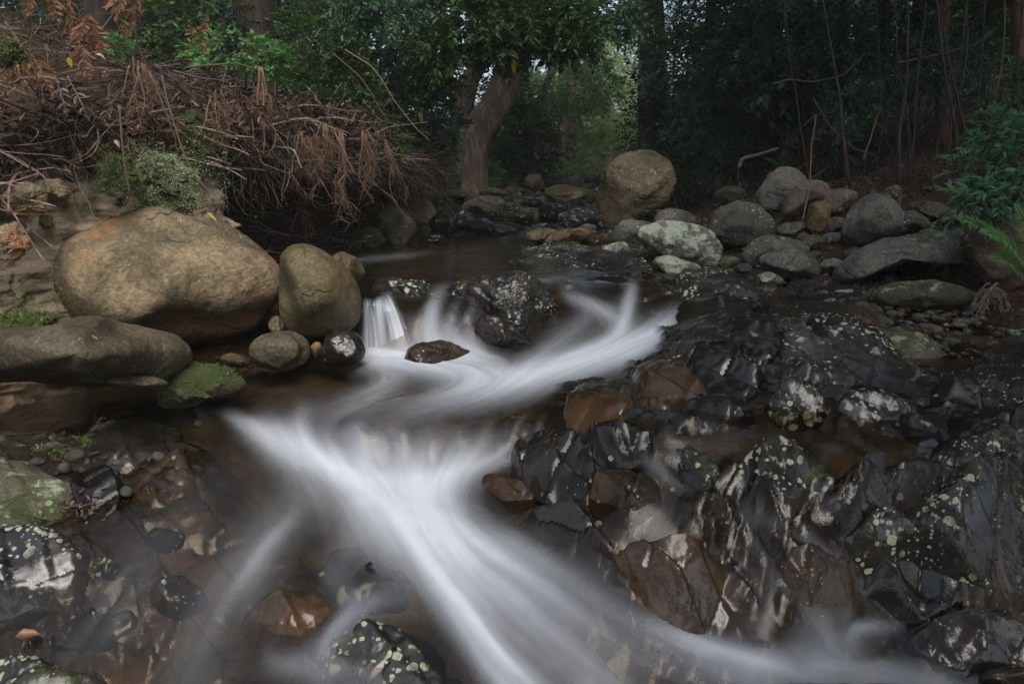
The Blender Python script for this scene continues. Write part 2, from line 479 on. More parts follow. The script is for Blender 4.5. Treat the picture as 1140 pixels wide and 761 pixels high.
def water_material():
    s = NT('flowing_water')
    a = s.new('Attribute', attribute_name='foam')
    r = s.new('Attribute', attribute_name='streak')
    foam = a.outputs['Fac']
    n = s.bump(r.outputs['Fac'], 0.15, 0.012)
    tc = s.new('TexCoord')
    n = s.bump(s.noise(tc.outputs['Object'], 7, 3, 0.5), 0.25, 0.02, n)
    fr = s.new('Fresnel', IOR=1.33); s.l.new(n, fr.inputs['Normal'])
    tr = s.new('BsdfTransparent', Color=(0.74, 0.68, 0.58))
    gl = s.new('BsdfGlossy', Color=(0.95, 0.95, 0.95), Roughness=0.16); s.l.new(n, gl.inputs['Normal'])
    m1 = s.new('MixShader'); s.l.new(fr.outputs[0], m1.inputs[0]); s.l.new(tr.outputs[0], m1.inputs[1]); s.l.new(gl.outputs[0], m1.inputs[2])
    df = s.new('BsdfDiffuse', Color=(0.76, 0.82, 0.90))
    tl = s.new('BsdfTranslucent', Color=(0.76, 0.82, 0.90))
    m2 = s.new('MixShader', Fac=0.25); s.l.new(df.outputs[0], m2.inputs[1]); s.l.new(tl.outputs[0], m2.inputs[2])
    m3 = s.new('MixShader'); s.l.new(foam, m3.inputs[0]); s.l.new(m1.outputs[0], m3.inputs[1]); s.l.new(m2.outputs[0], m3.inputs[2])
    return s.surf(m3.outputs[0])
M['water'] = water_material()

def leaf_mat(name, c1, c2, trans=0.3, rough=0.45, spread=0.6, power=1.0):
    s = NT(name)
    g = s.new('NewGeometry'); oi = s.new('ObjectInfo')
    tc = s.new('TexCoord')
    k = s.math('ADD', s.math('MULTIPLY', g.outputs['Random Per Island'], spread), s.math('MULTIPLY', s.noise(tc.outputs['Object'], 1.3, 3, 0.6), 1 - spread), clamp=True)
    if power != 1: k = s.math('POWER', k, power)
    c = s.mix(k, c1, c2)
    hs = s.new('HueSaturation'); s.put(hs.inputs['Color'], c)
    s.put(hs.inputs['Value'], s.math('ADD', 0.8, s.math('MULTIPLY', oi.outputs['Random'], 0.4)))
    b = s.new('BsdfPrincipled'); s.l.new(hs.outputs[0], b.inputs['Base Color']); b.inputs['Roughness'].default_value = rough
    b.inputs['Specular IOR Level'].default_value = 0.35
    t = s.new('BsdfTranslucent'); s.l.new(hs.outputs[0], t.inputs['Color'])
    m = s.new('MixShader', Fac=trans); s.l.new(b.outputs[0], m.inputs[1]); s.l.new(t.outputs[0], m.inputs[2])
    return s.surf(m.outputs[0])
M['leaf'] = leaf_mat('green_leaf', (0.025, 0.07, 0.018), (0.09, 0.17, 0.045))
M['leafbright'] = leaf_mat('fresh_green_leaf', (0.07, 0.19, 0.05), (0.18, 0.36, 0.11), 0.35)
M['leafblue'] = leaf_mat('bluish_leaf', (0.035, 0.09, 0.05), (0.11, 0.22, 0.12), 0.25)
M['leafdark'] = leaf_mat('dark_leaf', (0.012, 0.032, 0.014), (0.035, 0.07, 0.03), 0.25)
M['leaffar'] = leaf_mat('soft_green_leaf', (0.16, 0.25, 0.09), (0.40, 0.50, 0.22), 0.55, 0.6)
M['leafolive'] = leaf_mat('olive_leaf', (0.04, 0.06, 0.02), (0.10, 0.12, 0.045), 0.35, 0.6)
M['leafyellow'] = leaf_mat('yellow_leaf', (0.45, 0.36, 0.03), (0.55, 0.45, 0.05), 0.3)
M['leafsap'] = leaf_mat('light_sapling_leaf', (0.06, 0.16, 0.08), (0.16, 0.32, 0.16), 0.3)
M['moss'] = leaf_mat('moss', (0.035, 0.06, 0.012), (0.17, 0.24, 0.06), 0.2, 0.8)
M['palemoss'] = leaf_mat('pale_moss', (0.16, 0.24, 0.08), (0.50, 0.60, 0.36), 0.15, 0.8)
M['brackendead'] = leaf_mat('dead_bracken', (0.09, 0.045, 0.022), (0.30, 0.16, 0.08), 0.3, 0.7)
M['deadpale'] = leaf_mat('bleached_frond', (0.28, 0.20, 0.17), (0.42, 0.32, 0.28), 0.2, 0.7)
M['twig'] = leaf_mat('dead_twig', (0.018, 0.013, 0.010), (0.34, 0.25, 0.20), 0.0, 0.8, 0.85, 2.4)
M['root'] = leaf_mat('bare_root', (0.11, 0.062, 0.038), (0.28, 0.18, 0.12), 0.0, 0.8)
M['litter'] = leaf_mat('dead_leaf', (0.022, 0.014, 0.010), (0.24, 0.135, 0.09), 0.1, 0.7, 0.85, 2.0)
M['redleaf'] = leaf_mat('wet_russet_leaf', (0.08, 0.03, 0.015), (0.20, 0.08, 0.035), 0.1, 0.3)

def bark_mat(name, c1, c2, peel=0.0, pcol=(0.4, 0.34, 0.3)):
    s = NT(name)
    v = s.coords()
    st = s.scaled(v, (1, 1, 0.12)); st2 = s.scaled(v, (1, 1, 0.3))
    f = s.noise(st, 26, 6, 0.7)
    c = s.mix(s.ramp(f, 0.3, 0.7), c1, c2)
    if peel:
        c = s.mix(s.math('MULTIPLY', s.ramp(s.noise(st2, 7, 4, 0.6), 0.5, 0.62), peel), c, pcol)
    b = s.new('BsdfPrincipled'); s.put(b.inputs['Base Color'], c); b.inputs['Roughness'].default_value = 0.85
    s.l.new(s.bump(f, 0.8, 0.04), b.inputs['Normal'])
    return s.surf(b.outputs[0])
M['bark'] = bark_mat('grey_brown_bark', (0.03, 0.021, 0.015), (0.11, 0.08, 0.06), 0.3, (0.14, 0.11, 0.09))
M['barkdark'] = bark_mat('dark_bark', (0.018, 0.013, 0.010), (0.07, 0.05, 0.038))
M['barkred'] = bark_mat('reddish_bark', (0.06, 0.028, 0.018), (0.20, 0.10, 0.06))
M['barkpale'] = bark_mat('pale_bark', (0.16, 0.13, 0.11), (0.38, 0.33, 0.29), 0.5, (0.5, 0.46, 0.42))
M['barkpink'] = bark_mat('pinkish_peeling_bark', (0.08, 0.05, 0.04), (0.26, 0.18, 0.145), 0.7, (0.36, 0.27, 0.23))

def earth_material():
    s = NT('earth_bank')
    tc = s.new('TexCoord'); v = tc.outputs['Object']; w = s.warp(v, 4, 0.2)
    c = s.mix(s.ramp(s.noise(w, 3.0, 7, 0.68), 0.35, 0.62), (0.14, 0.10, 0.06), (0.52, 0.42, 0.31))
    c = s.mix(s.math('MULTIPLY', s.ramp(s.noise(v, 1.7, 4, 0.6), 0.5, 0.65), 0.6), c, (0.13, 0.085, 0.045))
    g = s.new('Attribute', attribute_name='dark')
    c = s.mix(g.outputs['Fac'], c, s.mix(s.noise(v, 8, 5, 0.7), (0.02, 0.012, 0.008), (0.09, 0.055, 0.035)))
    c = s.mix(s.math('MULTIPLY', s.ramp(s.noise(w, 2.6, 6, 0.7), 0.56, 0.66), 0.75), c, s.mix(s.noise(v, 50, 3, 0.5), (0.03, 0.04, 0.01), (0.08, 0.10, 0.03)))
    b = s.new('BsdfPrincipled'); s.put(b.inputs['Base Color'], c); b.inputs['Roughness'].default_value = 0.9
    h = s.math('ADD', s.noise(w, 9, 8, 0.72), s.math('MULTIPLY', s.noise(v, 40, 4, 0.7), 0.35))
    s.l.new(s.bump(h, 0.9, 0.08), b.inputs['Normal'])
    return s.surf(b.outputs[0])
M['earth'] = earth_material()
# ------------------------------------------------------------------ water level and creek bed
def rbf(P, V, Q, chunk=60000):
    P = np.asarray(P, float); V = np.asarray(V, float); n = len(P)
    A = np.linalg.norm(P[:, None] - P[None], axis=2)
    K = np.zeros((n + 1, n + 1)); K[:n, :n] = -A - np.eye(n) * 0.004; K[:n, n] = 1; K[n, :n] = 1
    c = np.linalg.solve(K, np.append(V, 0))
    out = np.empty(len(Q))
    for i in range(0, len(Q), chunk):
        q = Q[i:i + chunk]
        d = np.sqrt(((q[:, None, :] - P[None]) ** 2).sum(2))
        out[i:i + chunk] = -d @ c[:n] + c[n]
    return out
def pcoord(x, y): return np.stack([x / y * 1.5, np.log(y) * 1.5], -1)

WP = [ # (px, py, water height)
 (600,200,.95),(680,203,.92),(560,215,.85),(640,216,.85),(700,215,.85),(520,235,.66),(600,236,.66),(680,236,.66),(450,248,.50),(540,250,.50),(640,250,.52),(720,250,.52),
 (380,262,.42),(440,262,.42),(520,262,.42),(600,262,.44),(700,262,.44),(380,280,.40),(450,280,.40),(520,280,.40),(600,280,.42),(700,280,.43),(800,280,.45),(950,280,.45),(1100,280,.45),
 (200,285,.40),(0,285,.4),(390,300,.40),(450,300,.40),(520,300,.40),(600,300,.42),(660,302,.41),(400,326,.39),(430,327,.39),(460,327,.39),(500,322,.39),(540,320,.39),(580,316,.40),
 (398,340,.33),(435,342,.33),(470,342,.33),(520,340,.33),(395,390,.02),(430,392,.02),(460,392,.02),(500,394,.02),(540,394,.02),(590,385,.06),
 (610,320,.38),(650,322,.36),(700,322,.36),(740,325,.35),(790,335,.36),(860,340,.40),(920,345,.40),(1000,350,.40),(1100,350,.40),
 (640,350,.25),(690,350,.22),(740,345,.26),(765,360,.22),(720,378,.13),(660,392,.08),(620,404,.05),(830,390,.28),(900,400,.27),(1000,400,.27),(1080,405,.26),(1140,400,.26),
 (560,425,.0),(520,410,.01),(450,405,.01),(390,405,.0),(330,415,0),(250,430,0),(150,450,0),(0,450,0),(-150,450,0),(300,440,0),(400,440,0),(480,450,-.01),(560,450,-.01),(640,430,.03),(720,430,.10),(800,440,.16),
 (230,470,-.02),(290,470,-.02),(350,474,-.03),(400,478,-.03),(450,480,-.04),(510,474,-.04),(560,472,-.04),(600,468,-.02),
 (330,520,-.20),(390,520,-.21),(430,520,-.21),(480,518,-.22),(540,514,-.20),(590,508,-.18),
 (740,475,.15),(800,475,.165),(900,475,.165),(1000,480,.165),(1060,480,.165),(850,500,.165),(960,510,.165),(1020,500,.165),(1140,480,.13),(1300,480,.13),
 (690,490,.06),(700,515,-.02),(760,530,-.03),(830,545,-.04),(900,550,-.03),(1000,560,-.05),(1140,560,-.05),(1300,560,-.05),
 (640,545,-.18),(700,560,-.12),(780,565,-.10),(850,585,-.14),(900,610,-.18),(620,600,-.33),(700,630,-.34),(800,640,-.36),(960,650,-.34),(1000,690,-.46),(1060,620,-.2),(1140,650,-.3),(1100,720,-.48),(1250,700,-.45),
 (200,520,-.06),(260,520,-.10),(150,560,-.12),(260,570,-.20),(0,560,-.1),(-150,560,-.1),(100,620,-.24),(200,640,-.32),(0,650,-.3),(300,620,-.32),(350,560,-.26),(380,620,-.37),(420,690,-.48),(300,700,-.47),(150,720,-.47),(0,740,-.47),(-150,740,-.45),
 (440,570,-.30),(500,580,-.33),(560,600,-.36),(450,640,-.43),(550,660,-.47),(650,690,-.50),(550,740,-.60),(700,740,-.57),(800,730,-.54),(900,740,-.55),(1000,745,-.55),(430,755,-.58),
 (570,790,-.64),(300,800,-.62),(0,800,-.6),(900,800,-.60),(1200,800,-.58)]
wx, wv = [], []
for px, py, z in WP:
    p = at_z(px, py, z); wx.append((p[0], p[1])); wv.append(z)
for y, z in ((28, 1.05), (36, 1.5), (50, 2.3), (70, 3.2)):
    for u in (-1.5, -0.6, 0.1, 0.7, 1.5): wx.append((u * y, y)); wv.append(z)
for y, z in ((1.5, -.66), (0.9, -.7)):
    for u in (-1.6, 0, 1.6): wx.append((u * y, y)); wv.append(z)
for y, z in ((16, .86), (10, .45), (7, .42), (5.2, .30)):
    for u in (-1.5, 1.5): wx.append((u * y, y)); wv.append(z)
wx = np.array(wx)
NU, NY = 380, 420
GU = np.linspace(-1.6, 1.6, NU); GL = np.linspace(math.log(0.85), math.log(70), NY)
gu, gl = np.meshgrid(GU, GL); gy = np.exp(gl); gx = gu * gy
_lo = rbf(pcoord(wx[:, 0], wx[:, 1]), wv, pcoord(gx.ravel(), gy.ravel())).reshape(NY, NU)
def gsample(G, x, y):
    fu = np.clip((x / y - GU[0]) / (GU[-1] - GU[0]) * (NU - 1), 0, NU - 1.001)
    fl = np.clip((np.log(np.maximum(y, .86)) - GL[0]) / (GL[-1] - GL[0]) * (NY - 1), 0, NY - 1.001)
    i = fu.astype(int); j = fl.astype(int); a = fu - i; b = fl - j
    return (G[j, i] * (1 - a) + G[j, i + 1] * a) * (1 - b) + (G[j + 1, i] * (1 - a) + G[j + 1, i + 1] * a) * b
def wlevel(x, y): return gsample(_lo, np.asarray(x, float), np.asarray(y, float))
def march(px, py, fn, y0=1.2, y1=60.0):
    px = np.atleast_1d(np.asarray(px, float)); py = np.atleast_1d(np.asarray(py, float))
    d = ray(px, py); ys = np.exp(np.linspace(math.log(y0), math.log(y1), 900))
    t = ys[None, :] / d[:, 1:2]
    P = CAM + d[:, None, :] * t[:, :, None]
    below = P[..., 2] < fn(P[..., 0], P[..., 1])
    k = np.where(below.any(1), below.argmax(1), len(ys) - 1)
    return P[np.arange(len(px)), k]
def hitw(px, py): return march(px, py, wlevel)

OP = [ # (px, py, bed height above the water)
 (400,290,-.10),(450,300,-.10),(500,290,-.10),(560,290,-.10),(620,300,-.06),(400,325,-.05),(430,326,-.04),(470,325,-.04),(500,320,-.02),(520,335,-.03),(395,360,-.05),(430,360,-.05),(460,360,-.02),(500,360,-.03),
 (660,320,-.06),(700,330,-.06),(650,345,-.05),(690,365,-.06),(740,350,-.05),(700,390,-.07),(640,400,-.08),(770,352,.02),(600,350,.0),(560,350,.0),
 (450,410,-.12),(400,420,-.12),(300,430,-.12),(340,450,-.10),(500,430,-.12),(560,430,-.10),(450,460,-.07),(380,475,-.05),(300,465,-.07),(520,470,-.05),(240,440,-.06),
 (330,500,-.06),(430,505,-.05),(540,500,-.03),(590,495,.0),(400,540,-.10),(470,560,-.12),(450,600,-.12),(520,620,-.12),(600,680,-.12),(700,720,-.12),(500,700,-.12),(560,750,-.14),(850,745,-.10),(960,740,-.10),
 (560,560,-.03),(620,590,-.03),(600,550,-.01),(700,560,-.02),(640,530,.05),(620,500,.06),(660,480,.06),(700,460,.07),(700,510,.0),(760,540,-.02),(850,575,-.03),(920,620,-.03),(980,670,-.03),(740,600,.04),(800,640,.05),(760,660,.05),(700,620,.0),(900,660,.02),(870,620,.0),
 (740,420,.08),(790,400,.12),(850,370,.10),(900,380,.12),(960,400,.10),(820,430,.06),(900,435,.06),(980,445,.05),(800,350,.08),(760,380,.08),(690,410,.0),(640,440,.02),(1060,440,.06),(1050,405,-.05),(1000,395,-.02),(880,338,-.05),(960,350,.05),(1040,340,.08),
 (740,478,-.10),(780,482,-.13),(860,490,-.16),(940,498,-.16),(1000,495,-.15),(1040,490,-.08),(900,470,-.09),(820,470,-.07),(960,472,-.06),(820,518,.0),(880,530,.08),(1000,545,.12),(1100,520,.18),(1060,600,.08),(960,570,.08),(1120,620,.10),(1040,690,.05),(1120,690,.06),(1000,720,-.05),
 (200,480,.0),(120,500,.07),(60,520,.05),(0,520,.06),(0,440,-.28),(60,440,-.32),(120,440,-.30),(170,440,-.2),(60,425,-.25),(120,425,-.25),(100,462,-.10),(200,545,-.02),(280,540,-.10),(300,500,-.08),(100,570,-.03),(170,580,-.07),(60,610,.02),(0,600,.05),(150,630,-.05),(60,690,-.04),(220,620,-.09),(300,580,-.09),(360,600,-.08),
 (250,680,-.09),(180,700,-.08),(330,660,-.07),(400,640,-.08),(380,720,-.04),(450,730,-.05),(250,750,-.07),(100,750,-.05),(0,740,-.01),
 (540,270,-.10),(640,275,.0),(720,290,.06),(600,255,-.04),(500,255,-.04),(640,235,-.03),(560,235,-.03),(620,215,-.02),
 (1140,400,.10),(1140,460,.15),(1250,420,.3),(1250,520,.3),(1250,640,.2),(-100,500,.1),(-100,600,.15),(-100,700,.1),(850,300,.05),(950,310,.12),(780,290,.08)]
h = hitw([o[0] for o in OP], [o[1] for o in OP])
ox = [(p[0], p[1]) for p in h]; ov = [o[2] for o in OP]
for y in (12, 18, 26, 40, 60):
    for u in (-1.5, -0.5, .1, .7, 1.5): ox.append((u * y, y)); ov.append(-0.03)
ox = np.array(ox)
_off = rbf(pcoord(ox[:, 0], ox[:, 1]), ov, pcoord(gx.ravel(), gy.ravel())).reshape(NY, NU)

LY = np.array([0, 3, 4.5, 5.2, 5.8, 6.2, 6.8, 8, 10, 14, 20, 30, 70.]); LX = np.array([-5.2, -4.6, -3.98, -3.5, -3.05, -2.6, -2.4, -2.25, -2.05, -1.9, -1.6, -.4, 3.])
RY = np.array([0, 4, 6, 8, 10, 15, 20, 30, 70.]); RX = np.array([4.2, 3.9, 3.0, 2.1, 2.1, 3.0, 4.2, 6.2, 12.])
def banks(x, y):
    return np.interp(y, LY, LX) - x, x - np.interp(y, RY, RX)
def ground(x, y, detail=True):
    """height of the ground at x, y"""
    x = np.asarray(x, float); y = np.asarray(y, float)
    dl, dr = banks(x, y)
    w = wlevel(x, y)
    off = gsample(_off, x, y)
    HL = np.interp(y, [0, 4, 9, 12, 20, 70], [1.6, 1.9, 1.9, 1.2, .8, .6])
    z = w + off
    z = z + HL * sstep(dl, .15, .95) + 0.32 * np.maximum(dl - .5, 0) - .22 * np.maximum(dl - 6, 0)
    z = z + 0.30 * np.maximum(dr, 0) * sstep(dr, -.2, 1.5) - np.maximum(dr - 14, 0) * .15
    bankm = np.clip(sstep(dl, 0, .6) + sstep(dr, 0, .8), 0, 1)
    far = sstep(y, 7.5, 11)
    z = z + (1 - bankm) * far * 0.22 * fbm(p3(x * 1.6, y * 1.1), 3, 5)
    z = z + bankm * 0.16 * fbm(p3(x * .7, y * .7), 4, 8)
    if detail:
        # fractured bedrock: tilted slabs with joints
        j = np.array([0.78, -0.63]); k = np.array([0.63, 0.78])
        A = x * j[0] + y * j[1]; B = x * k[0] + y * k[1]
        A = A + .07 * vnoise(p3(x * 1.5, y * 1.5), 3); B = B + .05 * vnoise(p3(x * 1.5, y * 1.5, 5), 4)
        rock = (1 - bankm) * sstep(off, -.13, .02) * 0.8 + 0.2 * (1 - bankm)
        for (sa, sb, amp, sd) in ((.95, .42, .060, 1), (.34, .17, .018, 2), (.09, .06, .006, 3)):
            a = A / sa; b = B / sb
            ia = np.floor(a).astype(np.int64); ib = np.floor(b).astype(np.int64)
            F1 = np.full(a.shape, 9.); F2 = np.full(a.shape, 9.); H = np.zeros(a.shape)
            zz = np.zeros_like(ia)
            for da in (-1, 0, 1):
                for db in (-1, 0, 1):
                    ca = ia + da; cb = ib + db
                    pa = ca + .15 + .7 * _h(ca, cb, zz, sd); pb = cb + .15 + .7 * _h(ca, cb, zz + 1, sd)
                    ra, rb = a - pa, b - pb
                    d = np.maximum(np.abs(ra), np.abs(rb)) * .6 + .4 * np.hypot(ra, rb)
                    hh = _h(ca, cb, zz + 2, sd) - .5 + ra * (_h(ca, cb, zz + 3, sd) - .5) * 1.3 + rb * (_h(ca, cb, zz + 4, sd) - .25) * 1.5
                    near = d < F1
                    F2 = np.where(near, F1, np.minimum(F2, d)); H = np.where(near, hh, H); F1 = np.where(near, d, F1)
            crack = 1 - sstep(F2 - F1, 0, .10)
            ed = sstep(F2 - F1, 0, .16)
            z = z + rock * amp * (H * 1.5 * ed - crack * .6)
        z = z + 0.012 * fbm(p3(x * 9, y * 9), 4, 9) * (1 + bankm)
    return z
def ground1(x, y, detail=False): return float(ground(np.array([x]), np.array([y]), detail)[0])
def hitg(px, py): return march(px, py, lambda x, y: ground(x, y, False))

def fan(u0, u1, nu, y0, y1, ny):
    U, L = np.meshgrid(np.linspace(u0, u1, nu), np.linspace(math.log(y0), math.log(y1), ny))
    Y = np.exp(L); return U * Y, Y
X, Y = fan(-1.6, 1.6, 780, 0.9, 70, 860)
Xf, Yf = X.ravel(), Y.ravel()
Z = ground(Xf, Yf)
dl, dr = banks(Xf, Yf)
wl_ = wlevel(Xf, Yf)
under = wl_ - Z
silt = sstep(under + .04 * fbm(p3(Xf * 2.2, Yf * 2.2), 4, 21), .035, .11) * (Yf < 14)
litter = np.clip(sstep(dl + .25 * fbm(p3(Xf, Yf), 3, 2), -.05, .4) + sstep(dr + .5 * fbm(p3(Xf * 1.3, Yf * 1.3), 3, 22), -.3, .4), 0, 1)
for (px, py, rr) in ((60, 446, .9), (150, 446, .6), (-40, 446, 1.0)):  # shade of the slab hollow put into the bed colour: silt faded to black
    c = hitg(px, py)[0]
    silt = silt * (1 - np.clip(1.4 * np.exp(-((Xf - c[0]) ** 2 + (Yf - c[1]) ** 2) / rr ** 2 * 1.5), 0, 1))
# needles and russet litter lying between the boulders
for (px, py, rr) in ((768, 262, .9), (760, 280, .5), (1000, 372, .45), (1060, 352, .5), (1100, 340, .5), (90, 572, .12)):
    c = hitg(px, py)[0]
    litter = np.clip(litter + np.exp(-(((Xf - c[0]) ** 2 + (Yf - c[1]) ** 2) / rr ** 2) * 2) * 1.2 * (under < .01), 0, 1)
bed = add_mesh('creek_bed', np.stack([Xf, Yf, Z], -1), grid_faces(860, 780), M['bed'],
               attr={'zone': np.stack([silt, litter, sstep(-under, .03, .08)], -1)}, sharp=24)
tag(bed, kind='structure')

# ------------------------------------------------------------------ flowing water
STROKES = [ # points (px, py), width px, strength
 ([(262,468),(300,487),(350,508),(408,545),(458,590),(492,640),(528,700),(575,775)], [8,14,17,23,26,22,20,22], [.4,.8,.85,.97,.97,.85,.72,.65]),
 ([(585,512),(550,513),(505,521),(464,545),(465,580),(515,622),(590,690),(680,775)], [5,8,14,26,36,38,38,38], [.25,.6,.85,.95,.92,.78,.5,.38]),
 ([(385,508),(425,532),(462,566),(495,610)], [16,32,36,26], [.45,.72,.75,.4]),
 ([(540,516),(500,535),(480,565)], [12,26,30], [.35,.6,.5]),
 ([(510,600),(580,630),(660,680),(760,737),(850,765)], [22,30,30,24,20], [.5,.45,.28,.26,.35]),
 ([(480,640),(520,690),(560,740),(600,775)], [16,14,14,18], [.5,.45,.5,.45]),
 ([(300,500),(350,540),(400,590),(440,650)], [14,20,22,16], [.2,.28,.25,.12]),
 ([(398,474),(398,500),(410,530)], [5,7,12], [.15,.35,.4]),
 ([(340,455),(330,480),(345,510)], [10,10,12], [.15,.3,.4]),
 ([(478,488),(468,508),(462,530)], [8,14,18], [.1,.25,.4]),
 ([(575,474),(571,490),(560,510)], [2.5,3,4], [.3,.35,.35]),
 ([(540,476),(537,492),(528,512)], [5,6,8], [.12,.2,.3]),
 ([(600,474),(597,490),(592,506)], [2.5,3,4], [.2,.25,.2]),
 ([(740,700),(790,722),(860,742),(930,748),(1010,752),(1080,770)], [10,14,18,20,18,16], [.35,.65,.6,.45,.4,.3]),
 ([(1000,700),(965,700),(935,712),(900,735)], [5,8,10,12], [.3,.55,.5,.35]),
 ([(870,650),(900,680),(925,710)], [10,10,12], [.12,.16,.25]),
 ([(455,668),(415,672),(385,690),(362,715),(350,745)], [5,7,8,8,10], [.4,.5,.5,.4,.3]),
 ([(330,560),(300,590),(265,640),(230,690),(210,760)], [40,36,34,34,40], [.16,.20,.20,.16,.14]),
 ([(330,575),(300,608),(278,645)], [8,9,12], [.08,.26,.16]),
 ([(250,530),(200,580),(150,640),(110,700)], [30,30,30,30], [.06,.07,.08,.1]),
 ([(390,600),(370,640),(400,680)], [20,16,16], [.15,.2,.15]),
 ([(310,740),(380,750),(450,765)], [16,20,20], [.25,.2,.2]),
 ([(756,340),(744,362),(712,382),(665,396),(620,410),(575,424),(520,440),(465,458),(420,480)], [5,13,17,18,17,15,15,16,16], [.1,.75,.95,.9,.88,.85,.5,.2,.08]),
 ([(700,392),(640,415),(580,440),(520,462)], [14,12,10,10], [.4,.3,.2,.08]),
 ([(706,312),(702,330),(696,355),(688,385)], [4,7,8,11], [.2,.65,.6,.6]),
 ([(628,328),(645,336),(668,346),(690,360)], [6,8,9,10], [.1,.5,.55,.4]),
 ([(650,360),(620,380),(600,400)], [10,12,12], [.2,.25,.3]),
 ([(640,306),(610,312),(580,318)], [5,5,5], [.1,.12,.1]),
 ([(395,402),(440,404),(490,412),(545,418),(590,418)], [10,12,14,14,12], [.6,.75,.75,.65,.5]),
 ([(400,392),(430,396),(465,396),(520,398)], [8,9,9,9], [.65,.75,.75,.7]),
 ([(480,380),(510,390),(545,402)], [8,12,10], [.6,.75,.6]),
 ([(440,425),(405,445),(370,462)], [10,14,16], [.35,.35,.15]),
 ([(540,432),(470,445),(380,462),(300,470)], [12,14,14,14], [.3,.14,.10,.14]),
 ([(488,322),(482,350),(470,392)], [6,8,12], [.3,.55,.6]),
 ([(505,336),(502,360),(498,392)], [4,7,8], [.1,.3,.5]),
 ([(522,345),(522,364),(528,392)], [3,5,6], [.1,.3,.5]),
 ([(545,243),(534,248),(524,256)], [3,4,4], [.6,.6,.3]),
 ([(640,238),(628,246),(605,251),(592,256)], [3,4,4,4], [.3,.7,.6,.3]),
 ([(660,246),(640,250)], [3,3], [.6,.5]),
 ([(585,222),(600,226)], [3,3], [.4,.4]),
 ([(470,283),(420,288),(380,291)], [3,4,4], [.15,.28,.2]),
 ([(700,500),(722,515),(742,530),(780,556),(830,575),(900,602),(950,640),(1000,680)], [5,5,6,7,7,7,7,7], [.2,.3,.2,.15,.16,.2,.2,.25]),
 ([(720,455),(760,470),(800,476)], [5,6,6], [.1,.1,.1]),
 ([(700,452),(730,440),(760,432)], [5,6,5], [.16,.14,.1]),
]
FLOWONLY = [([(560,262),(500,275),(440,300),(430,326)], 30), ([(620,285),(560,300),(500,318)], 20), ([(250,430),(300,450),(340,480)], 25), ([(740,480),(860,492),(1000,495)], 22),
            ([(650,216),(620,235),(560,250),(500,262)], 12)]
WNY, WNU = 640, 700
WX, WY = fan(-1.25, 1.25, WNU, 1.0, 34, WNY)
wxf, wyf = WX.ravel(), WY.ravel()
wz = wlevel(wxf, wyf)
Pw = np.stack([wxf, wyf, wz], -1)
ppx, ppy = proj(Pw)
foam = np.zeros(len(wxf)); DX = np.zeros(len(wxf)); DY = np.zeros(len(wxf)); WS = np.full(len(wxf), 1e-6)
DY -= 1e-6
for st in [(a, b, c) for a, b, c in STROKES] + [(a, [b] * len(a), None) for a, b in FLOWONLY]:
    pts, wd, it = st
    hp = hitw([p[0] for p in pts], [p[1] for p in pts])
    best = np.zeros(len(wxf))
    x0, x1 = min(p[0] for p in pts) - 170, max(p[0] for p in pts) + 170
    y0, y1 = min(p[1] for p in pts) - 120, max(p[1] for p in pts) + 120
    idx = np.where((ppx > x0) & (ppx < x1) & (ppy > y0) & (ppy < y1))[0]
    qx, qy = ppx[idx], ppy[idx]
    for k in range(len(pts) - 1):
        ax, ay = pts[k]; bx, by = pts[k + 1]
        t = np.clip(((qx - ax) * (bx - ax) + (qy - ay) * (by - ay)) / ((bx - ax) ** 2 + (by - ay) ** 2), 0, 1)
        d = np.hypot(qx - ax - t * (bx - ax), qy - ay - t * (by - ay))
        w_ = wd[k] + (wd[k + 1] - wd[k]) * t
        dirx, diry = hp[k + 1][0] - hp[k][0], hp[k + 1][1] - hp[k][1]
        L = math.hypot(dirx, diry) + 1e-9
        g = np.exp(-(d / (w_ * 1.6)) ** 2) + .02 * np.exp(-d / 60)
        DX[idx] += g * dirx / L; DY[idx] += g * diry / L; WS[idx] += g
        if it is not None:
            I = it[k] + (it[k + 1] - it[k]) * t
            best[idx] = np.maximum(best[idx], I * np.exp(-(d / w_) ** 2 * .9))
    foam = 1 - (1 - foam) * (1 - best)
nrm = np.hypot(DX, DY) + 1e-9
VX = (DX / nrm).reshape(WNY, WNU); VY = (DY / nrm).reshape(WNY, WNU)
def wsamp(G, x, y):
    fu = np.clip((x / y + 1.25) / 2.5 * (WNU - 1), 0, WNU - 1.001); fl = np.clip(np.log(np.maximum(y, 1.0)) / math.log(34) * (WNY - 1), 0, WNY - 1.001)
    i = fu.astype(int); j = fl.astype(int); a = fu - i; b = fl - j
    return (G[j, i] * (1 - a) + G[j, i + 1] * a) * (1 - b) + (G[j + 1, i] * (1 - a) + G[j + 1, i + 1] * a) * b
for _ in range(6):      # smooth the directions
    for G in (VX, VY):
        G[1:-1, 1:-1] = (G[1:-1, 1:-1] * 2 + G[:-2, 1:-1] + G[2:, 1:-1] + G[1:-1, :-2] + G[1:-1, 2:]) / 6
Fm = foam.reshape(WNY, WNU)
acc = np.zeros_like(foam); accf = np.zeros_like(foam); acc2 = np.zeros_like(foam)
NS = 20
for sgn in (1, -1):
    x, y = wxf.copy(), wyf.copy()
    for k in range(NS):
        q = p3(x, y)
        acc += vnoise(q * 42, 31); acc2 += vnoise(q * 17, 32)
        if k < 7: accf += wsamp(Fm, x, y)
        vx, vy = wsamp(VX, x, y), wsamp(VY, x, y)
        stp = .022 * np.clip(y / 3.5, .7, 3)
        x = x + sgn * vx * stp; y = np.maximum(y + sgn * vy * stp, 1.0)
st1 = acc / acc.std(); st2 = acc2 / acc2.std()
sf = accf / 14
streak = np.clip(.5 + .085 * st1 + .13 * st2, 0, 1)
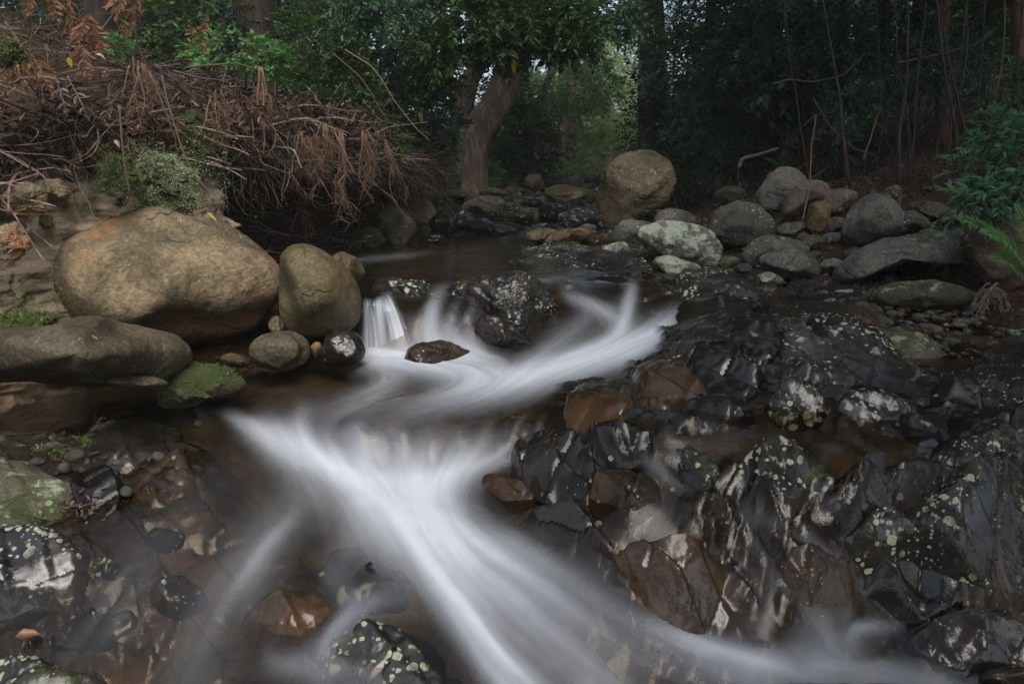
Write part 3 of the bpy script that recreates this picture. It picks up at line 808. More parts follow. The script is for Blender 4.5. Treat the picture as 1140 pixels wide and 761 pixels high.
soft = np.clip(sf * (.74 + .50 * streak), 0, 1)
veil = np.clip(.0 + .05 * fbm(p3(wxf * 1.5, wyf * 1.5), 3, 77), 0, 1)
foamv = np.clip(np.where(soft > 0, soft ** 1.32, 0) * 1.0 + veil * (streak - .3), 0, .93)
lift = .035 * sf * (wyf < 9) + .008 * (streak - .5) * np.clip(sf * 3 + .15, 0, 1)
Pw[:, 2] += lift + .004 * fbm(p3(wxf * 3, wyf * 3), 2, 6)
_gz = ground(wxf, wyf); _dp = Pw[:, 2] - _gz
Pw[:, 2] = np.where((_dp > -.025) & (_dp < .016) & (wyf < 9), _gz + .016, Pw[:, 2])
foamv = foamv * sstep(_dp, -.025, .03)
# keep the sheet only where it can stand above the bed
gz = ground(wxf, wyf)
keepv = (Pw[:, 2] > gz - np.where(wyf < 9, .03, .06))
fc = grid_faces(WNY, WNU)
fc = fc[keepv[fc].any(1)]
used = np.unique(fc); remap = np.full(len(Pw), -1); remap[used] = np.arange(len(used))
dlw, drw = banks(wxf, wyf)
wat = add_mesh('creek_water', Pw[used], remap[fc], M['water'], attr={'foam': foamv[used], 'streak': streak[used]})
tag(wat, kind='structure')

# small fan of falling water at the left end of the lip
FU, FV = 160, 70
fu, fv = np.meshgrid(np.linspace(0, 1, FU), np.linspace(0, 1, FV))
topx = 406 + 30 * fu; topy = 327 + 4 * np.sin(fu * 5.1); botx = 396 + 66 * fu + 3 * np.sin(fu * 9); 
pt = at_z(topx, topy, .395 + 0 * fu); pb = at_z(botx, 391 + 0 * fu, .015 + 0 * fu)
k1 = fv ** .8; k2 = 1 - np.cos(fv * math.pi / 2) * 1.0
Pf = pt.copy(); Pf[..., 0] = pt[..., 0] + (pb[..., 0] - pt[..., 0]) * k1; Pf[..., 1] = pt[..., 1] + (pb[..., 1] - pt[..., 1] - .06) * np.sqrt(fv) * .9
Pf[..., 2] = pt[..., 2] + (pb[..., 2] - pt[..., 2]) * fv ** 1.7 + .012
q = fu * 17 + .35 * np.sin(fu * 23)
strand = .5 + .5 * vnoise(p3(((fu + .05 * np.sin(fu * 7)) * 10).ravel(), (fv * .8).ravel()), 71).reshape(fu.shape)
strand2 = .5 + .5 * vnoise(p3((fu * 30).ravel(), (fv * 1.2).ravel(), 4), 72).reshape(fu.shape)
ff = np.clip((strand * .75 + strand2 * .45 - .22) * 1.25, 0, 1) * sstep(fv, .02, .28) * (.55 + .35 * fv) * sstep(fu + .08 * (strand2 - .5), 0, .2) * sstep(1 - fu + .1 * (strand - .5), 0, .25)
Pf[..., 1] -= .02 * strand * fv
wf = add_mesh('waterfall', Pf.reshape(-1, 3), grid_faces(FV, FU), M['water'], attr={'foam': np.clip(ff, 0, .93).ravel(), 'streak': strand.ravel()})
tag(wf, kind='structure')

# ------------------------------------------------------------------ earth bank on the left
ns_, nt_ = 560, 200
S = np.linspace(0, 1, ns_); T = np.linspace(0, 1, nt_)
Sg, Tg = np.meshgrid(S, T)
ys = 2.6 + 12.0 * (Sg ** 1.25)
lx = np.interp(ys, LY, LX)
wz_ = wlevel(lx, ys)
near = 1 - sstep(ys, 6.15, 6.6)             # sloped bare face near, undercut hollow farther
Ht = np.interp(ys, [2.6, 5, 9, 12, 14.6], [1.5, 1.75, 1.75, 1.1, .6])
prof_near = .40 - .60 * Tg + .30 * sstep(Tg, .7, 1.)
prof_far = -.55 - .25 * np.sin(Tg * math.pi) + 1.0 * sstep(Tg, .5, .82) - 1.0 * sstep(Tg, .93, 1.)
offx = near * prof_near + (1 - near) * prof_far
zz_ = wz_ - .25 + Tg * (Ht + .25)
q = p3(ys * 1.0, zz_ * 1.0)
n1 = fbm(q * 1.7, 5, 41); n2 = np.abs(fbm(q * np.array([4.0, 5.5, 1]) , 5, 42)); n3 = fbm(q * 12, 4, 43)
led = fbm(p3(ys * 1.2, zz_ * 7.0), 4, 44)
offx = offx + .30 * n1 - .32 * n2 + .045 * n3 + .10 * led
bx_ = lx + offx
zz_ = zz_ + .06 * fbm(q * 3 + 9, 3, 45)
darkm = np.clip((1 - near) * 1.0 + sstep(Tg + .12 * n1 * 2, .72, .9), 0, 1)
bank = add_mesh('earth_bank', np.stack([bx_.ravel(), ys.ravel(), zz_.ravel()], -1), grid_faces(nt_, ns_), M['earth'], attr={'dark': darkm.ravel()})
tag(bank, 'crumbling pale earth bank with a dark hollow behind the big tan boulder', 'bank')
def bankpt(y, t):
    """point on the bank face"""
    j = np.clip((((np.asarray(y) - 2.6) / 12) ** .8 * (ns_ - 1)).astype(int), 0, ns_ - 1); i = np.clip((np.asarray(t) * (nt_ - 1)).astype(int), 0, nt_ - 1)
    return np.stack([bx_[i, j], ys[i, j], zz_[i, j]], -1)
# ------------------------------------------------------------------ rocks
_SPH = {}
def sphere(sub):
    if sub not in _SPH:
        import bmesh
        bm = bmesh.new(); bmesh.ops.create_icosphere(bm, subdivisions=sub, radius=1)
        bm.verts.ensure_lookup_table()
        _SPH[sub] = (np.array([v.co[:] for v in bm.verts]), np.array([[v.index for v in f.verts] for f in bm.faces]))
        bm.free()
    return _SPH[sub]
def El(cx, cy, rx, ry, rot=0, seed=0, n=14, j=.10):
    r = np.random.default_rng(seed + int(cx * 7 + cy))
    out = []
    for k in range(n):
        t = k / n * 2 * math.pi; q = 1 + r.uniform(-j, j)
        x, y = rx * math.cos(t) * q, ry * math.sin(t) * q
        c, s = math.cos(R(rot)), math.sin(R(rot))
        out.append((cx + x * c - y * s, cy + x * s + y * c))
    return out
JOINT = np.array([[-.12, -.22, .97], [.63, .78, .12], [-.6, -.75, .3], [.74, -.6, .2], [-.75, .6, .2], [.15, -.62, .77], [-.5, -.3, .8], [.55, -.2, .8]])
def rock(name, label, cat, outline, Y, T, mat, ang=0.0, seed=0, group=None, sub=5, rough=.05, soft=True, hmin=.72):
    """a closed stone: its outline, its distance, its thickness; ang 0 = rounded boulder, 1 = jointed block"""
    P = np.array(outline, float)
    if soft:
        for _ in range(2):
            Q = np.roll(P, -1, 0); P = np.stack([P * .75 + Q * .25, P * .25 + Q * .75], 1).reshape(-1, 2)
    c = P.mean(0)
    lo, hi = P.min(0), P.max(0); c = .5 * c + .25 * (lo + hi)
    C = at_y(c[0], c[1], Y)
    f = C - CAM; f /= np.linalg.norm(f)
    rt = np.cross(f, [0, 0, 1]); rt /= np.linalg.norm(rt); up = np.cross(rt, f)
    Q = np.concatenate([P, P[:1]]); Q = np.concatenate([Q[:-1] + (Q[1:] - Q[:-1]) * k / 12 for k in range(12)])
    d = ray(Q[:, 0], Q[:, 1]); t = ((C - CAM) @ f) / (d @ f)
    W = d * t[:, None] - (C - CAM)
    a, b = W @ rt, W @ up
    th, r = np.arctan2(b, a), np.hypot(a, b)
    o = np.argsort(th); th, r = th[o], r[o]
    th = np.concatenate([th[-4:] - 2 * math.pi, th, th[:4] + 2 * math.pi]); r = np.concatenate([r[-4:], r, r[:4]])
    V, Fc = sphere(sub)
    rs = np.random.default_rng(seed * 101 + int(c[0] * 3 + c[1] * 5))
    # frame: x = right, y = away, z = up
    if ang >= .5:
        Nn = JOINT + rs.normal(size=JOINT.shape) * .10
        Nn = np.concatenate([Nn, rs.normal(size=(5, 3)) * np.array([1, 1, .8])])
        hs = np.concatenate([rs.uniform(hmin - .17, hmin + .1, len(JOINT)), rs.uniform(.75, .98, 5)])
        p = 12 + 30 * ang
    else:
        Nn = rs.normal(size=(15, 3)); hs = rs.uniform(.66 - .25 * ang, 1.0 - .2 * ang, 15); p = 13 + 26 * ang
    Nn /= np.linalg.norm(Nn, axis=1)[:, None]
    Nl = np.stack([Nn @ rt, Nn @ f, Nn @ up], -1)
    D = np.maximum(V @ Nl.T, 0) / hs[None]
    rf = ((D ** p).sum(1) + .98 ** p * .6) ** (-1 / p)
    rf = np.minimum(rf, 1.12)
    q = V * rf[:, None]
    # keep the outline: undo the facet shrinkage where the stone turns edge-on
    edge = np.exp(-(V[:, 1] / .35) ** 2)
    q = q * (1 - edge * .75)[:, None] + V * (edge * .75)[:, None]
    Rt = np.interp(np.arctan2(V[:, 2], V[:, 0]), th, r)
    size = float(np.sqrt(Rt.mean() * T))
    x = q[:, 0] * Rt; z = q[:, 2] * Rt; y = q[:, 1] * T
    Wp = C + x[:, None] * rt + y[:, None] * f + z[:, None] * up
    n = x[:, None] * rt + (y * Rt / T)[:, None] * f + z[:, None] * up
    n /= np.linalg.norm(n, axis=1)[:, None] + 1e-9
    s1 = Wp / size + seed * 3.1
    dsp = fbm(s1 * 1.3, 3, seed) * 1.5 + fbm(s1 * 4.5, 4, seed + 5) * .5 * (1 + ang) - .5 * np.abs(fbm(s1 * 2.6, 3, seed + 7))
    if ang > .3:
        # bedding steps
        bed_ = (s1 @ np.array([.25, -.35, .9])) * 3.2 + .5 * vnoise(s1 * 2, seed)
        dsp -= .35 * np.exp(-((bed_ - np.round(bed_)) / .10) ** 2) * (vnoise(s1 * 1.5, seed + 2) > -.1)
    if sub >= 6: dsp += fbm(s1 * 14, 3, seed + 9) * .14
    Wp = Wp + n * (dsp * rough * size)[:, None]
    base = np.array([C[0], C[1], Wp[:, 2].min()])
    ob = add_mesh(name, Wp, Fc, mat, loc=base, sharp=28 if ang >= .5 else None)
    tag(ob, label, cat, group)
    return ob

def inside_dist(P, x, y):
    """signed distance in pixels to polygon P, positive inside"""
    best = np.full(x.shape, 1e9); ins = np.zeros(x.shape, bool)
    for a, b in zip(P, np.roll(P, -1, 0)):
        t = np.clip(((x - a[0]) * (b[0] - a[0]) + (y - a[1]) * (b[1] - a[1])) / ((b - a) ** 2).sum(), 0, 1)
        best = np.minimum(best, np.hypot(x - a[0] - t * (b[0] - a[0]), y - a[1] - t * (b[1] - a[1])))
        c = ((a[1] > y) != (b[1] > y)) & (x < (b[0] - a[0]) * (y - a[1]) / (b[1] - a[1] + 1e-9) + a[0]); ins ^= c
    return np.where(ins, best, -best)
def outcrop(label, outline, H, mat, ang=.5, seed=0, group=None, name='rock', cat='rock', rough=1.0, step=1.0, base='ground', clear=.05):
    """a rock that grows out of the creek bed: outline of its foot and top, height H above the bed"""
    P = np.array(outline, float)
    Pw = hitg(P[:, 0], P[:, 1])[:, :2]
    for _ in range(1):
        Pw = np.stack([Pw * .78 + np.roll(Pw, -1, 0) * .22, Pw * .22 + np.roll(Pw, -1, 0) * .78], 1).reshape(-1, 2)
    # raised crests look higher in the picture: shift the foot toward the camera a little
    c = Pw.mean(0); k = 1 - .35 * H / (CAM[2] + .3)
    Pw = Pw * k
    lo, hi = Pw.min(0) - .06, Pw.max(0) + .06
    st = np.clip(.0035 * c[1] * step, .007, .03) * 1.0
    nx, ny = max(8, int((hi[0] - lo[0]) / st)), max(8, int((hi[1] - lo[1]) / st))
    if nx * ny > 60000:
        q = math.sqrt(nx * ny / 60000); nx = int(nx / q); ny = int(ny / q)
    x, y = np.meshgrid(np.linspace(lo[0], hi[0], nx), np.linspace(lo[1], hi[1], ny))
    xf, yf = x.ravel(), y.ravel()
    wob = .05 * fbm(p3(xf * 6 + seed, yf * 6), 3, seed)
    D = inside_dist(Pw, xf, yf) + wob
    rmax = max(D.max(), .02)
    z0 = ground(xf, yf, False)
    zw = wlevel(xf, yf)
    if base == 'water': z0 = z0 + np.maximum(0, zw - clear - z0) * sstep(D / rmax, 0, .45)
    rs = np.random.default_rng(seed * 77 + 5)
    # planes: the top is cut by a few tilted joint planes rising from the rim
    wall = np.clip(D / (rmax * (.10 + .5 * (1 - ang))), -1, 1)
    dome = np.where(wall > 0, np.sqrt(np.clip(1 - (1 - wall) ** 2, 0, 1)) if ang < .5 else np.clip(wall, 0, 1) ** .7, wall * .9)
    u = (xf - c[0] * k) / rmax; v = (yf - c[1] * k) / rmax
    h = 1.0 + 0 * u
    for i in range(int(3 + 3 * ang)):
        if i < 3: th = [-1.99, -0.42, 1.15][i] + rs.normal() * .25
        else: th = rs.uniform(0, 6.28)
        g = rs.uniform(.45, 1.2) * (.5 + ang); o = rs.uniform(.55, 1.25)
        h = np.minimum(h, o - g * (u * math.cos(th) + v * math.sin(th)) * .55)
    h = np.maximum(h, .12)
    z = z0 + H * np.where(dome > 0, dome * h, dome)
    q = p3(xf, yf, 0); q[:, 2] = z
    n1 = fbm(q * 7 + seed * 3.3, 4, seed); n2 = fbm(q * 24, 4, seed + 3)
    # ledges along the bedding
    A = xf * .78 - yf * .63; B = xf * .63 + yf * .78
    s_ = (B * 6 + A * 1.2 + 0.5 * vnoise(p3(xf * 1.5, yf * 1.5, seed), 5))
    fr = s_ - np.floor(s_)
    fr = np.where(fr < .8, fr / .8, (1 - fr) / .2)
    ledge = (fr - .5) * .040 * ang * (1 + vnoise(p3(A * 5, np.floor(s_) * 3.1), 6))
    s2 = (A * 4.2 + .4 * vnoise(p3(xf * 2, yf * 2, seed), 15)); f2 = s2 - np.floor(s2)
    crack = np.exp(-((f2 - .5) / .05) ** 2) * .018 * ang * (_h(np.floor(s2).astype(np.int64), np.floor(s_ / 2).astype(np.int64), np.zeros(len(s2), np.int64), seed) > .35)
    z = z + (ledge + .015 * n1 * rough * (.4 + H * 4) + .006 * n2 * rough - crack) * sstep(D, -.02, .03)
    keep = D > -.05
    z = np.where(D < -.02, z - .08, z)
    fc = grid_faces(ny, nx); fc = fc[keep[fc].all(1)]
    used = np.unique(fc); rm = np.full(len(xf), -1); rm[used] = np.arange(len(used))
    V = np.stack([xf, yf, z], -1)[used]
    ob = add_mesh(name, V, rm[fc], mat, loc=np.array([c[0] * k, c[1] * k, z0.mean()]), sharp=24)
    return tag(ob, label, cat, group)

# --- left bank boulders
G_LB = 'boulders along the left bank'
rock('boulder', 'largest boulder on the left, tan with an orange stain, under the earth bank', 'boulder',
     [(52,312),(66,268),(98,246),(150,226),(178,222),(212,238),(252,236),(288,262),(316,292),(319,318),(308,345),(292,370),(262,385),(225,388),(170,380),(110,372),(70,352)], 5.45, .62, M['tan'], .05, 3, G_LB, 7, .035)
rock('boulder', 'rounded olive boulder between the largest tan boulder and the small waterfall', 'boulder',
     [(308,300),(316,276),(344,270),(372,284),(396,306),(405,335),(398,362),(380,374),(345,380),(318,372),(304,345)], 5.35, .42, M['olive'], 0, 5, G_LB, 6, .03)
rock('boulder', 'olive boulder half hidden behind the rounded one at the waterfall lip', 'boulder', El(384,300,24,20,10), 5.9, .3, M['olive'], 0, 6, G_LB, 5, .04)
rock('stone', 'small dark stone at the foot of the largest tan boulder', 'stone',
     [(276,392),(282,376),(305,368),(332,368),(348,380),(349,400),(335,412),(300,415),(280,408)], 4.95, .2, M['brown_slab'], .1, 7, G_LB, 6, .05)
rock('stone', 'wet black stone below the rounded olive boulder beside the falling water', 'stone',
     [(354,392),(362,372),(380,365),(400,370),(407,385),(404,402),(385,410),(360,408)], 5.0, .18, M['wet'], .2, 8, G_LB, 6, .06)
rock('pebble', 'yellowish pebble wedged between two small dark stones', 'pebble', El(352,389,7,9), 5.0, .05, M['tan'], 0, 9, None, 4)
rock('stone', 'pale oblong stone lying at the waterline under the tan boulder', 'stone', El(264,401,19,8,8), 4.9, .12, M['tan'], .1, 10, None, 5)
rock('stone', 'little grey stone wedged under the right end of the tan boulder', 'stone', El(308,362,9,11), 5.1, .1, M['olive'], .1, 11, None, 4)
rock('rock_slab', 'long flat brown slab overhanging a black hollow at the left edge', 'slab',
     [(-70,372),(-20,358),(60,354),(120,355),(150,362),(190,368),(216,384),(219,398),(205,416),(180,430),(140,429),(90,432),(40,426),(-20,428),(-70,424)], 3.95, .85, M['brown_slab'], .1, 12, G_LB, 7, .045)
rock('rock_slab', 'thin brown ledge just under the right end of the overhanging slab', 'slab', El(150,425,42,8,3), 3.8, .2, M['brown_slab'], .2, 13, None, 5)
rock('stone', 'moss topped stone in the shade right of the overhanging slab', 'stone', [(172,440),(190,418),(215,402),(245,408),(268,420),(262,436),(240,448),(210,458),(180,456)], 4.3, .25, M['mossy'], .2, 14, None, 6, .10)
rock('stone', 'flat moss edged stone lying low beside the pool on the left', 'stone', El(245,432,36,12,-6), 4.25, .2, M['mossy'], .2, 15, None, 5)
for i, (x, y, rx, ry, Y, lab) in enumerate((
    (28,222,26,20,4.9,'grey-tan stone set in the earth bank at the left edge above the pale soil'), (62,212,18,12,5.2,'rounded tan stone stuck in the earth bank above the tan boulder'),
    (12,268,22,24,4.7,'pale stone at the far left edge of the earth bank'), (52,245,12,9,5.1,'small pale pebble poking from the crumbling earth beside the tan boulder'))):
    rock('stone', lab, 'stone', El(x, y, rx, ry, 20 * i), Y, .15, M['tan'], .45, 20 + i, None, 6, .16)
# --- rocks of the middle cascade
G_C = 'wet rocks splitting the cascade'
rock('rock', 'tall wet black rock splitting the cascade, pale lichen on its crown', 'rock',
     [(520,388),(512,352),(499,332),(510,312),(538,305),(560,296),(590,299),(612,318),(624,345),(625,372),(618,394),(570,398)], 6.0, .45, M['wetlichen'], .6, 31, G_C, 7, .07)
rock('rock', 'glossy black block at the foot of the lichen crowned rock', 'rock',
     [(526,380),(526,358),(540,347),(562,352),(585,372),(604,388),(590,394),(556,390)], 5.55, .22, M['wet'], .7, 32, G_C, 6, .05)
rock('rock', 'mossy brown rock between the two small waterfalls', 'rock',
     [(404,330),(422,309),(455,305),(484,311),(494,335),(486,352),(470,372),(440,376),(412,370),(402,350)], 6.2, .34, M['wetlichen'], .45, 33, G_C, 6, .07)
rock('rock', 'low brown rock under the veil of the second waterfall', 'rock', [(494,340),(500,316),(520,307),(540,308),(548,325),(538,350),(520,362),(502,358)], 6.2, .25, M['wetlichen'], .5, 34, G_C, 6, .07)
rock('rock', 'flat wet rock rising from the foam below the waterfalls', 'rock', [(450,400),(458,384),(485,377),(512,382),(538,396),(534,412),(490,420),(455,416)], 5.30, .30, M['wetbrown'], .4, 35, G_C, 6, .07)
outcrop('low dark shelf crusted with lichen along the upper pool', [(556,290),(578,276),(605,268),(640,268),(668,276),(672,290),(640,298),(590,300)], 0.12, M['wetlichen'], 0.5, 36, G_C, base='water')
outcrop('bluish black wet rock ledge below the pale lichen boulder', [(612,304),(618,284),(645,272),(690,270),(722,276),(738,292),(742,308),(700,314),(650,312)], 0.2, M['slate'], 0.6, 37, G_C)
outcrop('wet rock edged by foam where the right chute turns', [(752,352),(757,330),(775,316),(800,318),(818,335),(812,352),(790,362),(765,364)], 0.12, M['wet'], 0.7, 39, G_C)
rock('rock', 'small red-brown wet rock right of the bright foam bend', 'rock', El(766,372,18,11,10), 5.3, .15, M['wetorange'], .4, 40, G_C, 5, .06)
# --- bedrock blocks on the right
G_R = 'jointed wet rocks of the right bank'
for i, (lab, pts, Y, T, mt, an) in enumerate((
    ('dark slate block sloping up from the foam bend to the pale boulder', [(745,318),(760,296),(800,292),(845,310),(862,330),(830,345),(790,342),(760,335)], 6.1, .5, 'slate', .8),
    ('long lichen spotted slab running down below the small pale stone', [(862,332),(885,326),(930,345),(985,372),(1030,402),(1062,425),(1040,438),(1000,430),(950,405),(900,372)], 4.9, .6, 'slate', .6),
    ('purple-grey wet slab with scattered pale spots in the right outcrop', [(862,352),(895,350),(935,372),(960,395),(958,412),(925,418),(890,400),(862,375)], 4.75, .4, 'slate', .9),
    ('steep wet black block left of the purple-grey slab', [(808,348),(835,338),(862,352),(872,378),(860,395),(832,390),(812,372)], 4.95, .3, 'wet', .9),
    ('shiny flat topped block below the purple-grey slab', [(868,402),(890,395),(920,398),(925,415),(900,428),(872,420)], 4.5, .25, 'slate', .9),
    ('broad wet block with a ribbed face right of the foam bend', [(762,385),(790,370),(825,378),(850,400),(845,428),(810,440),(780,425),(764,405)], 4.75, .4, 'wet', .85),
    ('wet brown block sloping toward the bend of the stream', [(700,412),(730,395),(765,402),(790,425),(785,445),(750,452),(715,440)], 4.6, .3, 'wetbrown', .7),
    ('black glistening block above the right hand pool', [(742,462),(765,446),(800,432),(830,438),(850,458),(828,470),(790,474),(755,474)], 4.05, .3, 'wet', .8),
    ('low wet block with yellow lichen behind the right hand pool', [(845,440),(872,425),(905,425),(925,445),(912,462),(880,466),(855,458)], 4.15, .25, 'wetlichen', .8),
    ('flat shiny slab between the pool and the lichen spotted slab', [(925,440),(960,425),(1005,432),(1030,450),(1010,466),(965,468),(935,460)], 4.15, .3, 'slate', .8),
    ('wet ribbed slab at the right end of the pool', [(1000,462),(1030,446),(1075,448),(1098,466),(1080,484),(1040,486),(1010,478)], 3.95, .3, 'wet', .8),
    ('dark block in shadow beside the right edge stones', [(1040,430),(1068,420),(1095,430),(1100,450),(1070,456),(1045,446)], 4.35, .25, 'wet', .7),
    ('lichen flecked slab above the orange pebble pool', [(975,368),(1010,352),(1040,362),(1052,382),(1046,398),(1010,395)], 5.2, .35, 'mossdry', .6),
    ('rounded wet rock at the lip of the lower rapid', [(630,445),(640,430),(665,427),(695,434),(704,450),(692,466),(655,470),(635,462)], 4.1, .25, 'wetbrown', .3),
    ('crinkled black rock above the lower rapid on its right', [(652,478),(690,462),(722,474),(735,498),(715,512),(680,506),(655,496)], 3.75, .3, 'wet', .8),
    ('black rock face where thin water spills beside the rapid', [(560,500),(575,474),(612,466),(650,474),(668,500),(655,530),(620,545),(585,532)], 3.65, .32, 'wet', .7),
    ('brown wet block at the root of the side stream', [(650,535),(668,508),(705,510),(735,525),(742,545),(712,556),(675,552)], 3.35, .28, 'wetbrown', .8),
    ('rust coloured wet stone beside the white rapid', El(560,542,34,13,8), 3.3, .18, 'wetorange', .4),
    ('lichen dotted black rock beside the pool spillway', [(742,512),(765,492),(792,500),(806,522),(790,540),(760,538)], 3.45, .22, 'wetlichen', .7),
    ('round lichened rock standing in front of the brown pool', [(808,520),(830,498),(870,492),(905,500),(930,520),(925,540),(890,548),(840,542)], 3.4, .3, 'wetlichen', .4),
    )):
    outcrop(lab, pts, min(.145, .03 + T * .31), M[mt], min(an + .08, .95), 50 + i, G_R, base='water', clear=.04)
outcrop('big angular lichened ledge climbing to the right edge', [(925,545),(960,528),(1010,522),(1050,512),(1090,490),(1140,466),(1230,440),(1260,520),(1240,640),(1160,660),(1110,640),(1080,600),(1030,580),(970,565)], 0.24, M['wetlichen'], 0.8, 71, None)
outcrop('wedge of dark smooth rock below the lichened ledge', [(892,560),(930,545),(985,560),(1040,588),(1078,610),(1085,635),(1060,655),(1030,668),(990,650),(940,605)], 0.13, M['wet'], 0.8, 72, G_R)
outcrop('brown sloping slab under the wedge with water sliding over it', [(868,600),(900,590),(950,615),(990,650),(1012,690),(990,706),(940,700),(895,672),(866,635)], 0.05, M['wetbrown'], 0.5, 73, G_R)
outcrop('orange-brown glistening rock beside the lower rapid', [(665,600),(700,585),(760,580),(815,600),(850,640),(852,680),(820,710),(770,700),(710,660)], 0.13, M['wetorange'], 0.7, 74, G_R)
outcrop('wet slab in the bottom right corner above the foam', [(1010,700),(1030,672),(1075,655),(1140,650),(1200,670),(1210,720),(1140,728),(1060,726)], 0.11, M['wet'], 0.7, 75, G_R)
outcrop('brown jointed rock at the right edge under the lichened ledge', [(1072,655),(1085,620),(1120,600),(1180,610),(1190,670),(1140,688),(1100,680)], 0.12, M['wetbrown'], 0.7, 76, G_R)
rock('rock', 'olive flat stone just under water in the bottom right corner', 'stone', El(1120,752,48,12,-4), 2.4, .2, M['wetbrown'], .1, 77, None, 5)
rock('rock', 'lichened boulder cut by the right edge beside the pool', 'boulder', [(1086,425),(1100,408),(1140,404),(1200,408),(1210,450),(1160,470),(1110,474),(1090,450)], 4.1, .4, M['mossdry'], .3, 78, None, 6, .06)
rock('rock', 'pale crusted rock at the right edge above the little orange pebble pool', 'rock', [(1066,392),(1085,370),(1130,362),(1190,362),(1200,395),(1150,404),(1090,404)], 4.9, .4, M['mossdry'], .4, 79, None, 6, .06)
rock('pebble', 'smooth orange pebble in the little pool near the right edge', 'pebble', El(1056,377,9,7), 5.0, .07, M['orange'], 0, 80, None, 4, .02)
